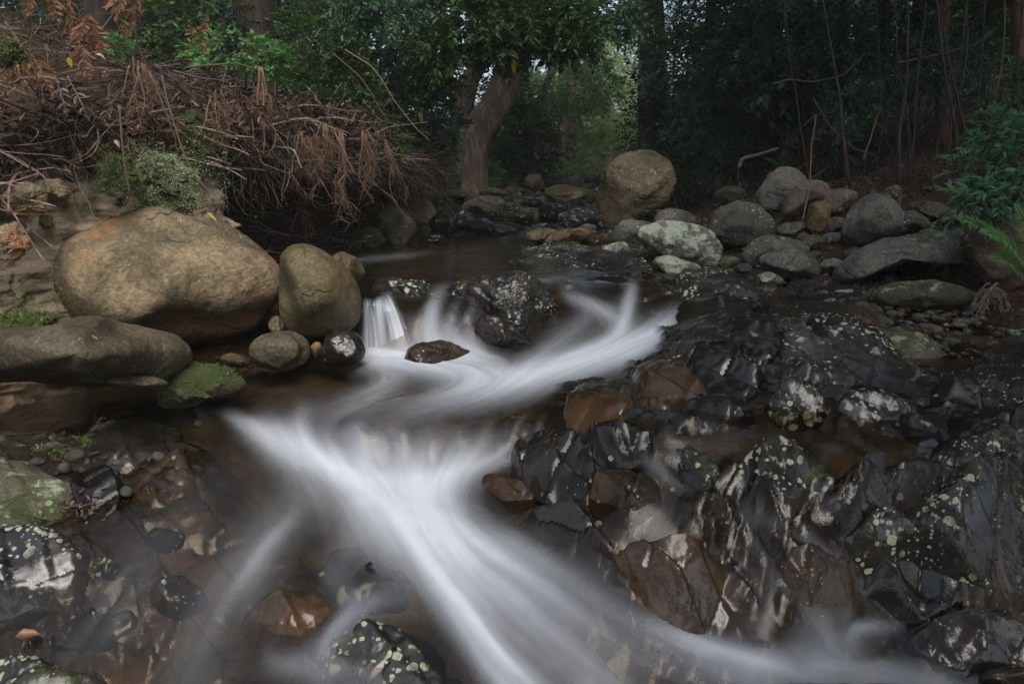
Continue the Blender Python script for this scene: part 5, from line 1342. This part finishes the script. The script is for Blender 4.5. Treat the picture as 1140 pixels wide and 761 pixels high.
shrub('mid green bush at the creek bend under the gap', [(645,182,26,20,10),(610,184,25,14,9),(668,188,25,16,8)], 'leaffar', 60, .3, 8, .10, .03)
shrub('dark green bush behind the perched boulder', [(725,150,15,30,36),(750,120,15,34,36),(770,160,14,30,24)], 'leafdark', 200, .36, 9, .08, .022)
shrub('dense blue-green hanging foliage right of the gap', [(800,95,13.5,46,34),(840,60,13,46,34),(780,135,13.5,36,24),(850,110,13,36,26),(760,70,14,30,40),(820,150,13.2,30,14)], 'leafblue', 210, .3, 10, .065, .018)
shrub('dense dark foliage in front of the mid forest trunks', [(930,50,12,44,32),(890,30,12,44,30),(960,90,12,36,24),(900,85,12.4,30,22)], 'leafblue', 170, .28, 9, .06, .018)
shrub('dark foliage at the top right', [(1000,30,12,40,30),(1060,25,12,40,28),(1115,30,11,36,30),(780,15,14,50,30)], 'leaf', 170, .3, 9, .07, .02)
shrub('low dark ferny bush behind the small pile stones', [(760,190,13,34,16),(800,195,12.5,34,14),(840,185,12.5,26,14),(720,185,14,24,12)], 'leafdark', 150, .26, 9, .06, .02)
shrub('low sparse bush in the shade over the pile', [(960,190,10.5,26,8),(920,185,11,24,9),(1000,200,10,26,6)], 'leafdark', 60, .2, 7, .06, .02)
shrub('open light green leafy shrub at the right edge above the fern', [(1095,180,5.5,30,26),(1130,200,5.3,32,28),(1120,155,5.5,24,22),(1092,218,5.2,26,12),(1150,175,5.4,34,36)], 'leafsap', 22, .16, 8, .095, .024, base=(3.95, 5.5, ground1(3.95, 5.5)), quad=False, stems=5)
shrub('single upright leafy shoot topping the right edge shrub', [(1100,140,5.5,8,18)], 'leafsap', 12, .12, 8, .075, .018, base=(3.95, 5.55, ground1(3.95, 5.5) + .2), quad=False, stems=2)
shrub('dark foliage hanging over the right hand trunks', [(1010,80,11,40,26),(1070,70,10.5,34,22),(950,120,11,34,18),(1120,95,9.5,28,20)], 'leafblue', 110, .28, 9, .06, .02)
shrub('fine dark foliage along the top right of the gap', [(735,30,15,30,30),(800,20,14,44,26),(860,110,13.5,40,24)], 'leaf', 170, .3, 9, .07, .02)
shrub('small green plant growing on the right of the long slab', [(1058,288,5.7,20,12),(1045,265,5.8,10,8)], 'leafblue', 20, .09, 8, .06, .014, cat='plant', name='plant', quad=False, stems=3)
shrub('tuft of dark leaves on the ground behind the long slab', [(1040,225,8,14,7)], 'leafdark', 24, .12, 8, .07, .02, cat='plant', name='plant')

# far woodland: a mass nobody could count
gw = Geo()
n = 15000
yy = RNG.uniform(27, 46, n); uu = RNG.uniform(-1.0, 1.05, n)
uu = np.where(np.abs(uu - .105) < .085, uu + np.sign(uu - .105) * .1 * (yy < 36), uu)
o = np.stack([uu * yy, yy, np.zeros(n)], -1)
o[:, 2] = ground(o[:, 0], o[:, 1], False) + RNG.uniform(0, 1, n) ** .85 * 13
gap = np.abs(uu - .10) < .19
ok = ~gap | ((o[:, 2] < 5) & (yy > 40)); o = o[ok]; n = len(o)
sprays(gw, o, RNG.normal(size=(n, 3)) + np.array([0, -.3, -.2]), 1.5, 14, .46, .19, .3)
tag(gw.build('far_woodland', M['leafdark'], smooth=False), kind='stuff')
gw = Geo()
n = 8500
yy = RNG.uniform(14, 27, n); sd = RNG.uniform(size=n) < .38
uu = np.where(sd, RNG.uniform(-1.0, -.2, n), RNG.uniform(.24, 1.05, n))
o = np.stack([uu * yy, yy, np.zeros(n)], -1)
o[:, 2] = ground(o[:, 0], o[:, 1], False) + RNG.uniform(0, 1, n) ** 1.3 * 7
sprays(gw, o, RNG.normal(size=(n, 3)) + np.array([0, -.2, -.2]), .9, 12, .22, .08, .3)
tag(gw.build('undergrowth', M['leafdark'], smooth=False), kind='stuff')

# thin bare stems and vines through the forest
G_V = 'bare saplings and vines in the forest'
def stem(label, path, Y, r0, r1, mat='twig', cat='sapling', name='sapling', group=None, twigs=0, tl=.3, wob=.02):
    Ys = np.broadcast_to(np.asarray(Y, float), (len(path),))
    P = np.stack([at_y(p[0], p[1], y_) for p, y_ in zip(path, Ys)])
    t = np.linspace(0, len(P) - 1, len(P) * 6); k = np.arange(len(P))
    Q = np.stack([np.interp(t, k, P[:, a]) for a in range(3)], 1)
    for _ in range(3): Q[1:-1] = (Q[:-2] + 2 * Q[1:-1] + Q[2:]) / 4
    Q += np.stack([fbm(p3(t * .8, t * 0 + a * 9.1 + P[0, 0]), 2, 5) for a in range(3)], 1) * wob
    g = Geo(); g.tube(Q, np.linspace(r0, r1, len(Q)), 6, .12, 3)
    if twigs:
        i = RNG.integers(len(Q) // 4, len(Q), twigs)
        d = RNG.normal(size=(twigs, 3)) + np.array([0, 0, .5]); d = unit(d)
        g.sticks(Q[i], Q[i] + d * RNG.uniform(.3, 1, twigs)[:, None] * tl, r1 * .9, .1, 4)
    ob = g.build(name, M[mat], None, Q[0])
    return tag(ob, label, cat, group)
SAME = 'thin bare stem among the dark trunks of the right hand forest'
for k in range(18):
    x0 = RNG.uniform(750, 1135); Y0 = RNG.uniform(9.5, 17); ln = RNG.normal() * 22
    b = march([x0], [RNG.uniform(186, 215)], lambda x, y: ground(x, y, False), 6, 40)[0]
    Y0 = min(b[1], 18) if b[1] < 30 else Y0
    stem(SAME, [(x0, 205), (x0 + ln * .4 + RNG.normal() * 4, 140), (x0 + ln + RNG.normal() * 4, 70), (x0 + ln * 1.5, -20)], Y0, RNG.uniform(.010, .03), .007, random.choice(['barkdark', 'barkdark', 'barkred', 'barkdark']), group=G_V, twigs=5, tl=.7, wob=.06)
for k in range(9):
    x0 = RNG.uniform(300, 600); Y0 = RNG.uniform(11, 20); ln = RNG.normal() * 26
    stem('thin bare stem in the undergrowth left of the creek upstream', [(x0, 200), (x0 + ln * .4, 140), (x0 + ln, 70), (x0 + ln * 1.5, -20)], Y0, RNG.uniform(.012, .035), .01, random.choice(['barkdark', 'barkdark', 'bark']), group=G_V, twigs=5, tl=.7, wob=.06)
stem('thin bare twig standing in front of the reddish boulder', [(893,245),(900,215),(902,195),(904,150),(908,128)], 7.6, .010, .004, 'root', twigs=9, tl=.4)
stem('curved dead branch lying in the shade behind the pile', [(822,187),(826,176),(845,172),(866,165)], 10.5, .035, .02, 'twig', 'branch', 'fallen_branch')
stem('looping grey vine sagging through the right hand forest', [(905,110),(922,140),(950,165),(975,172)], 10, .012, .01, 'twig', 'vine', 'vine')
stem('crooked horizontal branch crossing before the dark trunk', [(858,95),(880,88),(905,92),(940,84),(965,60)], 10.5, .018, .01, 'twig', 'branch', 'branch')
stem('slanting thin dead branch low in the right hand forest', [(962,178),(970,150),(980,120)], 10, .014, .008, 'root', 'branch', 'branch')
stem('crooked branch reaching across the top of the right hand trunks', [(1000,70),(1040,62),(1085,50),(1110,30)], 10, .016, .008, 'twig', 'branch', 'branch')
# ------------------------------------------------------------------ left bank: dead stems, roots, ferns, moss
def toward(px, py, Y): return at_y(px, py, Y)
gt = Geo()
def rim(n, y0, y1, t0, t1):
    y = RNG.uniform(y0, y1, n); t = RNG.uniform(t0, t1, n)
    return bankpt(y, t)
# tangle lying over the rim and spilling down the face
for (n, y0, y1, t0, t1, L0, L1, r) in ((2300, 3.6, 6.3, .84, 1.0, .12, .40, .0035), (4300, 6.2, 9.6, .66, 1.0, .12, .55, .0038), (2400, 9.0, 14, .6, 1.0, .2, .7, .006), (160, 4.6, 6.6, .6, .8, .08, .3, .003)):
    b = rim(n, y0, y1, t0, t1) + RNG.normal(size=(n, 3)) * np.array([.10, .08, .10]) + np.array([.06, 0, .03])
    d = RNG.normal(size=(n, 3)) * np.array([.7, .7, .55]) + np.array([.45, -.25, -.75])
    L = RNG.uniform(L0, L1, n) ** 1.2
    kp = fbm(b * np.array([2.2, 2.2, 3.0]), 3, 88) + RNG.normal(size=n) * .12 > -.05
    b, d, L, n = b[kp], d[kp], L[kp] * (1 + (RNG.uniform(size=kp.sum()) < .08) * .9), int(kp.sum())
    gt.sticks(b, b + unit(d) * L[:, None], RNG.uniform(.4, 1.3, n) * r, .14, 4)
# stems lying on the slope above the rim
n = 4200
y = RNG.uniform(4.0, 13, n); x = np.interp(y, LY, LX) - RNG.uniform(-.1, 1.0, n) ** 1.3 * 2.2 if False else np.interp(y, LY, LX) - RNG.uniform(0, 1, n) ** 1.4 * 2.6
z = ground(x, y, False)
b = np.stack([x, y, z + RNG.uniform(0, .18, n)], -1)
d = RNG.normal(size=(n, 3)) * np.array([.8, .8, .22]) + np.array([.5, -.2, -.15])
gt.sticks(b, b + unit(d) * RNG.uniform(.15, .8, n)[:, None], RNG.uniform(.0015, .007, n) , .14, 4)
tag(gt.build('dead_stem_litter', M['twig'], smooth=False), kind='stuff')
b = rim(420, 4.0, 11, .72, 1.0) + RNG.normal(size=(420, 3)) * .08
d = RNG.normal(size=(420, 3)) * np.array([1, .8, .4]) + np.array([.3, -.2, -.25])
gt2 = Geo(); gt2.sticks(b, b + unit(d) * RNG.uniform(.25, .9, 420)[:, None], RNG.uniform(.006, .014, 420), .12, 5)
tag(gt2.build('dead_branches', M['barkpink'], smooth=False), kind='stuff')
# dead leaves among them, and on the forest floor
gl2 = Geo()
n = 6500
b = rim(n, 4.2, 10, .78, 1.0) + RNG.normal(size=(n, 3)) * .08 + np.array([.08, 0, .04])
gl2.leaves(b, RNG.normal(size=(n, 3)) + np.array([.2, -.2, -.5]), RNG.uniform(.03, .13, n), RNG.uniform(.01, .035, n), RNG.normal(size=(n, 3)), .3, .3)
n = 9000
y = RNG.uniform(5.5, 16, n); x = np.interp(y, RY, RX) + RNG.uniform(-.5, 6, n)
b = np.stack([x, y, ground(x, y, False) + RNG.uniform(.0, .05, n)], -1)
gl2.quadleaves(b, RNG.normal(size=(n, 3)) * np.array([1, 1, .25]), RNG.uniform(.04, .10, n), RNG.uniform(.015, .035, n))
n = 3000
y = RNG.uniform(3.6, 14, n); x = np.interp(y, LY, LX) - RNG.uniform(0, 3, n)
b = np.stack([x, y, ground(x, y, False) + RNG.uniform(.0, .12, n)], -1)
gl2.quadleaves(b, RNG.normal(size=(n, 3)) * np.array([1, 1, .35]), RNG.uniform(.04, .10, n), RNG.uniform(.015, .035, n))
for (px, py, rr, n) in ((768,262,.5,900),(765,275,.3,400),(745,262,.25,250),(1010,372,.3,350),(1060,352,.4,400),(1095,335,.3,200),(90,572,.07,60),(100,565,.05,30),(60,360,.2,60),(90,500,.1,25)):
    c = hitg(px, py)[0]
    x = c[0] + RNG.normal(size=n) * rr; y = c[1] + RNG.normal(size=n) * rr * .8
    b = np.stack([x, y, ground(x, y, False) + RNG.uniform(.0, .04, n)], -1)
    gl2.quadleaves(b, RNG.normal(size=(n, 3)) * np.array([1, 1, .2]), RNG.uniform(.03, .08, n), RNG.uniform(.006, .02, n))
tag(gl2.build('leaf_litter', M['litter'], smooth=False), kind='stuff')
# undergrowth twigs on the right forest floor
gr = Geo()
n = 2600
y = RNG.uniform(7, 18, n); x = np.interp(y, RY, RX) + RNG.uniform(.3, 8, n)
b = np.stack([x, y, ground(x, y, False)], -1)
gr.sticks(b, b + RNG.normal(size=(n, 3)) * np.array([.3, .3, .25]) + np.array([0, 0, .15]), RNG.uniform(.003, .009, n), .12, 4)
tag(gr.build('fallen_twigs', M['barkdark'], smooth=False), kind='stuff')

# hanging roots
def root_clump(label, pts, Y, strands, spread, r, mat='root', fray=14, group='roots hanging from the left bank'):
    P = np.stack([at_y(p[0], p[1], Y) for p in pts]); s = Y / F
    g = Geo()
    for k in range(strands):
        t = np.linspace(0, len(P) - 1, 16); kk = np.arange(len(P))
        Q = np.stack([np.interp(t, kk, P[:, a]) for a in range(3)], 1)
        off = RNG.normal(size=3) * spread * s; u = np.linspace(0, 1, 16)[:, None]
        Q = Q + off * (.35 + .65 * u) + np.stack([fbm(p3(t * .9, t * 0 + k * 7.7 + a * 3), 3, 9) for a in range(3)], 1) * .17 * (.15 + u)
        cut = RNG.integers(10, 17)
        g.tube(Q[:cut], np.linspace(r, r * .35, cut) * RNG.uniform(.5, 1.2), 5, .15, k)
        i = RNG.integers(4, cut, fray)
        d = RNG.normal(size=(fray, 3)) * 1.1 + np.array([0, 0, -.8])
        g.sticks(Q[i], Q[i] + unit(d) * RNG.uniform(.04, .16, fray)[:, None], r * .3, .25, 4)
    ob = g.build('root_clump', M[mat], None, P[0])
    return tag(ob, label, 'roots', group)
root_clump('pale forked root dangling lowest over the dark hollow', [(378,150),(380,185),(374,205),(378,230),(386,250)], 6.7, 9, 5, .010)
root_clump('ragged bundle of roots left of the lowest dangling one', [(338,150),(342,175),(345,205)], 6.5, 14, 9, .008, fray=34)
root_clump('matted roots hanging right of the lowest dangling one', [(405,150),(410,180),(407,214)], 7.2, 12, 8, .009, fray=22)
root_clump('short matted roots under the rim between the two big bundles', [(362,140),(362,165),(358,190)], 6.6, 11, 8, .008, fray=24)
root_clump('thick straight root hanging from the green sprig', [(290,78),(294,110),(298,140),(303,168)], 6.3, 5, 4, .013)
root_clump('thin roots trailing at the right end of the overhang', [(428,160),(434,190),(440,222)], 7.9, 6, 8, .007)
root_clump('wispy roots hanging at the left end of the dark hollow', [(240,110),(238,140),(240,166)], 5.9, 9, 10, .006, fray=22)
root_clump('brown frayed roots in the middle of the dead stems', [(160,75),(170,110),(175,152)], 5.6, 11, 14, .007, fray=20)
root_clump('thin roots trailing down the earth bank at the far left', [(20,70),(28,100),(30,128)], 5.1, 5, 9, .005)
root_clump('little red-brown root tuft low in the hollow', [(335,240),(338,250),(342,262)], 7.2, 5, 7, .006)
def twigline(label, pts, Y, r, mat='barkdark', cat='stick', name='stick', group='long sticks caught on the left bank'):
    return stem(label, pts, Y, r, r * .5, mat, cat, name, group, wob=.012)
twigline('long thin cane arcing down to the tan boulder', [(180,83),(188,120),(203,168),(222,202),(250,230)], 5.1, .008, 'twig')
twigline('upright thin stick reaching down to the top of the tan boulder', [(131,118),(137,165),(145,218)], 5.0, .009, 'twig')
twigline('horizontal stick poking right from the dead stems', [(205,76),(235,72),(262,70),(288,77)], 6.1, .010, 'twig')
twigline('shorter pale stick under the horizontal one', [(192,80),(222,86),(252,89)], 6.0, .009, 'twig')
twigline('dark upright stem through the dead stems', [(150,8),(152,45),(168,80)], 5.8, .012, 'barkdark')
twigline('thick broken root beside the green sprig', [(291,60),(290,85),(296,105),(299,122)], 6.5, .022, 'root')
twigline('thin twig arching over the right end of the bank', [(384,55),(415,75),(438,110),(462,142),(478,158)], 7.6, .006, 'root')
twigline('second arching twig below the first', [(372,60),(400,85),(420,115),(428,130)], 7.4, .005, 'root')
twigline('pale stick standing in the dark hollow', [(294,196),(296,215),(292,242)], 6.9, .012, 'twig')
twigline('short pale twig leaning against the stick in the hollow', [(292,198),(285,208),(278,215)], 6.8, .009, 'twig')
twigline('diagonal grey stick at the top left corner', [(5,25),(22,48),(40,78),(45,110)], 4.9, .009, 'twig')
twigline('reddish straight stick sloping through the stems', [(285,145),(305,165),(330,180)], 6.6, .008, 'root')
twigline('slanting branch above the right end of the bank', [(300,110),(330,85),(370,60),(400,20)], 8.2, .014, 'barkdark')

# ferns
def frond(g, base, tip, n, w, sag=.1, dead=False, nrm=None):
    base = np.array(base, float); tip = np.array(tip, float); t = np.linspace(0, 1, n)
    L = np.linalg.norm(tip - base)
    c = base + (tip - base) * t[:, None]; c[:, 2] += L * sag * np.sin(t * math.pi)
    d = unit(np.gradient(c, axis=0))
    if nrm is None: nrm = np.array([0, -.6, .8])
    sd = unit(np.cross(d, nrm))
    wid = w * np.sin(np.clip(t * .93 + .10, 0, 1) * math.pi) ** .7 * (1 - .35 * t)
    for sg in (1, -1):
        q = d * .35 + sd * sg + RNG.normal(size=(n, 3)) * (.22 if dead else .06)
        if dead: q[:, 2] -= .35
        g.leaves(c, q, wid * RNG.uniform(.85, 1.1, n), L / n * (.75 if not dead else .6), np.cross(sd, d) if not dead else None, .12 if not dead else .5, .12 if not dead else .35)
    g.tube(c, np.linspace(.0035, .001, n), 4, cap=False)
def fern(label, fronds, matn, n=26, w=.12, sag=.08, dead=False, group=None, name='fern'):
    """fronds: ((px,py,Y),(px,py,Y))"""
    b = at_y(*fronds[0][0]); root = thing(name, b, label, 'fern', group)
    for f in fronds:
        g = Geo(); frond(g, at_y(*f[0]), at_y(*f[1]), n, w * f[2] if len(f) > 2 else w, sag, dead)
        g.build('frond', M[matn], root, b, smooth=False)
    return root
G_D = 'dead ferns on the left bank'
fern('brown dead fern drooping over the earth face near the left edge', [((30,60,5.2),(22,110,5.0)), ((34,60,5.2),(58,104,5.0)), ((28,58,5.2),(-5,95,5.0))], 'brackendead', 22, .12, .05, True, G_D)
fern('dull dead fern lying above the dark hollow', [((265,105,6.3),(250,150,6.1)), ((270,105,6.3),(300,145,6.1)), ((268,100,6.3),(275,158,6.0))], 'litter', 22, .12, .05, True, G_D)
fern('pale brown dead fern hanging at the top of the left bank', [((118,-25,6.2),(142,48,6.0)), ((160,-25,6.1),(143,42,5.9)), ((150,-30,6.1),(128,20,6.0))], 'brackendead', 24, .13, .05, True, G_D)
fern('orange dead fern drooping in the middle of the dead stems', [((100,15,5.8),(84,50,5.6)), ((84,30,5.7),(100,95,5.5)), ((96,20,5.8),(118,60,5.7)), ((90,18,5.8),(62,40,5.7))], 'brackendead', 24, .12, .05, True, G_D)
fern('upright orange dead fern against the broad brown trunk', [((215,72,7.0),(232,10,7.1)), ((216,70,7.0),(212,24,7.0)), ((218,70,7.0),(240,40,6.9))], 'brackendead', 24, .12, .02, True, G_D)
fern('rusty dead fern at the top left corner', [((50,-30,5.8),(66,32,5.6)), ((70,-30,5.9),(78,36,5.7)), ((40,-30,5.6),(28,24,5.4))], 'brackendead', 22, .12, .05, True, G_D)
fern('crumpled dead fern under the dead stems above the mossy lump', [((150,100,5.6),(158,150,5.3)), ((170,110,5.6),(140,150,5.3)), ((140,95,5.6),(110,140,5.3))], 'litter', 22, .12, .03, True, G_D)
fern('faded fern fronds hanging on the earth bank at the left', [((60,80,5.3),(75,130,5.1)), ((75,85,5.3),(100,135,5.1)), ((45,70,5.3),(48,118,5.1))], 'twig', 20, .10, .03, True, G_D)
fern('green fern arching in front of the upright reddish-green boulder', [((1142,306,4.7),(1058,240,4.8)), ((1146,300,4.7),(1088,258,4.6), 1.0), ((1150,300,4.7),(1128,225,4.7), 1.0), ((1138,308,4.7),(1098,290,4.55), .8)], 'leafbright', 34, .135, .14)
fern('small dark fern in the shade behind the long slab', [((1030,250,7.2),(1058,238,7.2)), ((1030,250,7.2),(1040,232,7.2))], 'leafdark', 18, .09, .12)
fern('small green fern among the stones behind the long slab', [((868,190,10.5),(890,178,10.4)), ((868,190,10.5),(852,178,10.4)), ((868,190,10.5),(875,170,10.6))], 'leafdark', 16, .14, .15)
g = Geo()
b0 = at_y(1103, 322, 4.9)
for k in range(16):
    e = b0 + np.array([RNG.uniform(-.16, .12), RNG.uniform(-.10, .05), RNG.uniform(-.24, -.10)])
    c = limb_path(b0 + RNG.normal(size=3) * .02, e, 7, .2); c[:, 2] += .05 * np.sin(np.linspace(0, math.pi, 7))
    g.tube(c, np.linspace(.007, .003, 7), 4)
    g.leaves(c[2:], unit(RNG.normal(size=(5, 3)) * .5 + np.array([0, -.2, -1])), .06, .014)
tag(g.build('dead_frond_tuft', M['deadpale'], None, b0, smooth=False), 'bleached pinkish dead frond tuft hanging below the fern at the right', 'dead fern')

# moss cushions
def moss_tufts(g, obj, n, s, nzmin=.1, box=None):
    me = obj.data; m = len(me.vertices); co = np.empty(m * 3); nn = np.empty(m * 3)
    me.vertices.foreach_get('co', co); me.vertices.foreach_get('normal', nn)
    co = co.reshape(-1, 3) + np.array(obj.location); nn = nn.reshape(-1, 3)
    ok = nn[:, 2] > nzmin
    if box is not None:
        qx, qy = proj(co); ok &= (qx > box[0]) & (qx < box[2]) & (qy > box[1]) & (qy < box[3])
        ok &= fbm(co * 9, 3, 3) > -.15
    idx = np.where(ok)[0]
    if not len(idx): return
    i = RNG.choice(idx, n)
    p = co[i] + RNG.normal(size=(n, 3)) * s * 1.2 * np.array([1, 1, .4]); d = nn[i] + RNG.normal(size=(n, 3)) * .8
    g.quadleaves(p, d, RNG.uniform(.3, 1.1, n) * s, RNG.uniform(.3, .6, n) * s, RNG.normal(size=(n, 3)))
def moss_cushion(label, outline, Y, T, n=9000, s=.02, mat='moss'):
    r_ = rock('moss_cushion', label, 'moss', outline, Y, T * .8, M['mossy'], .2, 7, 'moss on the left bank', 6, .55, soft=False)
    g = Geo(); moss_tufts(g, r_, n, s, -.5)
    p0 = at_y(np.mean([q[0] for q in outline]), np.mean([q[1] for q in outline]), Y + .03); w_ = (max(q[0] for q in outline) - min(q[0] for q in outline)) / F * Y * .36
    kk = n // 2; pp = p0 + RNG.normal(size=(kk, 3)) * np.array([w_ * 1.15, .02, w_ * 1.15]); kq = fbm(pp * 11, 3, 9) > .0; pp = pp[kq]
    g.quadleaves(pp, RNG.normal(size=(len(pp), 3)), s * .8, s * .4)
    t = g.build('tufts', M[mat], None, None, smooth=False)
    t.parent = r_; t.location = Vector((0, 0, 0)) - r_.location
    return r_
moss_cushion('bright pale green mossy lump draping onto the tan boulder', [(146,180),(160,168),(185,166),(205,180),(218,205),(222,230),(212,243),(192,244),(170,235),(155,215),(146,195)], 5.5, .08, 16000, .015, 'palemoss')
moss_cushion('green moss patch above the dark hollow beside dead roots', [(205,128),(220,120),(236,140),(240,165),(225,178),(205,172),(196,150)], 5.9, .08, 9000, .014)
moss_cushion('dull green mossy lump left of the pale mossy one', [(112,185),(125,172),(145,176),(152,200),(140,222),(120,218),(108,204)], 5.2, .08, 8000, .013)
moss_cushion('small moss cushion on the left end of the overhanging slab', [(-20,362),(0,350),(30,348),(60,350),(68,360),(40,370),(0,372)], 3.85, .15, 7000, .014)
moss_cushion('moss tuft on the ledge at the left above the corner stone', [(-5,62),(10,46),(24,50),(30,62),(14,72),(0,72)], 4.7, .14, 3000, .02)
gm = Geo()
for o_ in [o for o in COL.objects if o.get('label') in ('moss topped stone in the shade right of the overhanging slab', 'flat moss edged stone lying low beside the pool on the left')]:
    moss_tufts(gm, o_, 5000, .012, .3, (150, 395, 300, 470))
x, y = hitg([30, 20, 60, 90], [498, 505, 492, 500])[:, 0], None
c = hitg([18, 45, 75], [493, 488, 497])
for q in c:
    n = 1500; p = q + RNG.normal(size=(n, 3)) * np.array([.08, .05, .0]); p[:, 2] = ground(p[:, 0], p[:, 1], False) + .01
    gm.quadleaves(p, RNG.normal(size=(n, 3)) + np.array([0, 0, .6]), .016, .008)
tag(gm.build('moss', M['moss'], smooth=False), kind='stuff')

# single leaves worth noticing
def leafobj(label, px, py, L, W, mat, Y=None, d=(1, .2, .1), lift=.015, cat='leaf'):
    p = hitg(px, py)[0] if Y is None else at_y(px, py, Y)
    g = Geo(); g.leaves(np.zeros((1, 3)), [d], L, W, np.array([[0, -.4, 1.]]), .2, .2)
    ob = g.build('leaf', M[mat]); ob.location = Vector((p[0], p[1], p[2] + lift))
    return tag(ob, label, cat)
leafobj('yellow-green blade leaf on the crest of the tan boulder', 230, 238, .10, .018, 'leafyellow', 4.95, (.7, 0, -.6))
leafobj('russet leaf stranded on the wet rock at the bottom left', 20, 724, .09, .05, 'redleaf', None, (1, .3, .0), .07)
leafobj('orange-brown dead leaf at the foot of the overhanging slab shadow', 92, 478, .10, .05, 'redleaf', None, (1, -.3, .3), .04)
leafobj('small lime leaf on the lichened ledge at the right', 1034, 600, .05, .012, 'leafyellow', 2.75, (.4, 0, -.9))
leafobj('small green leaf lying on the purple-grey slab', 905, 347, .09, .03, 'leafbright', None, (1, 0, 0), .03)
leafobj('yellow leaf caught in the dark twigs left of centre', 466, 126, .16, .08, 'leafyellow', 10, (.3, 0, -.9))
leafobj('yellow leaf hanging high on the overhanging branch', 571, 66, .2, .08, 'leafyellow', 9.4, (.1, 0, -1))
leafobj('small yellow leaf among the dead stems', 77, 66, .07, .04, 'leafyellow', 5.2, (.1, 0, -1))
leafobj('white leaf scrap snagged above the pale mossy lump', 127, 158, .06, .035, 'barkpale', 4.95, (.6, 0, -.8))
leafobj('curled white leaf scrap caught in the dead stems', 106, 62, .08, .04, 'barkpale', 5.4, (1, 0, -.4))
# ------------------------------------------------------------------ thin forest haze
s_ = NT('haze')
pv = s_.new('VolumePrincipled', Density=0.0022, Anisotropy=0.2)
pv.inputs['Color'].default_value = (0.80, 0.90, 0.82, 1)
s_.l.new(pv.outputs[0], s_.out.inputs['Volume'])
hv = np.array([[x, y, z] for x in (-115., 115.) for y in (-12., 75.) for z in (-4., 40.)])
hf = np.array([[0,1,3,2],[4,6,7,5],[0,4,5,1],[2,3,7,6],[0,2,6,4],[1,5,7,3]])
tag(add_mesh('haze', hv, hf, s_.m, smooth=False), kind='stuff')
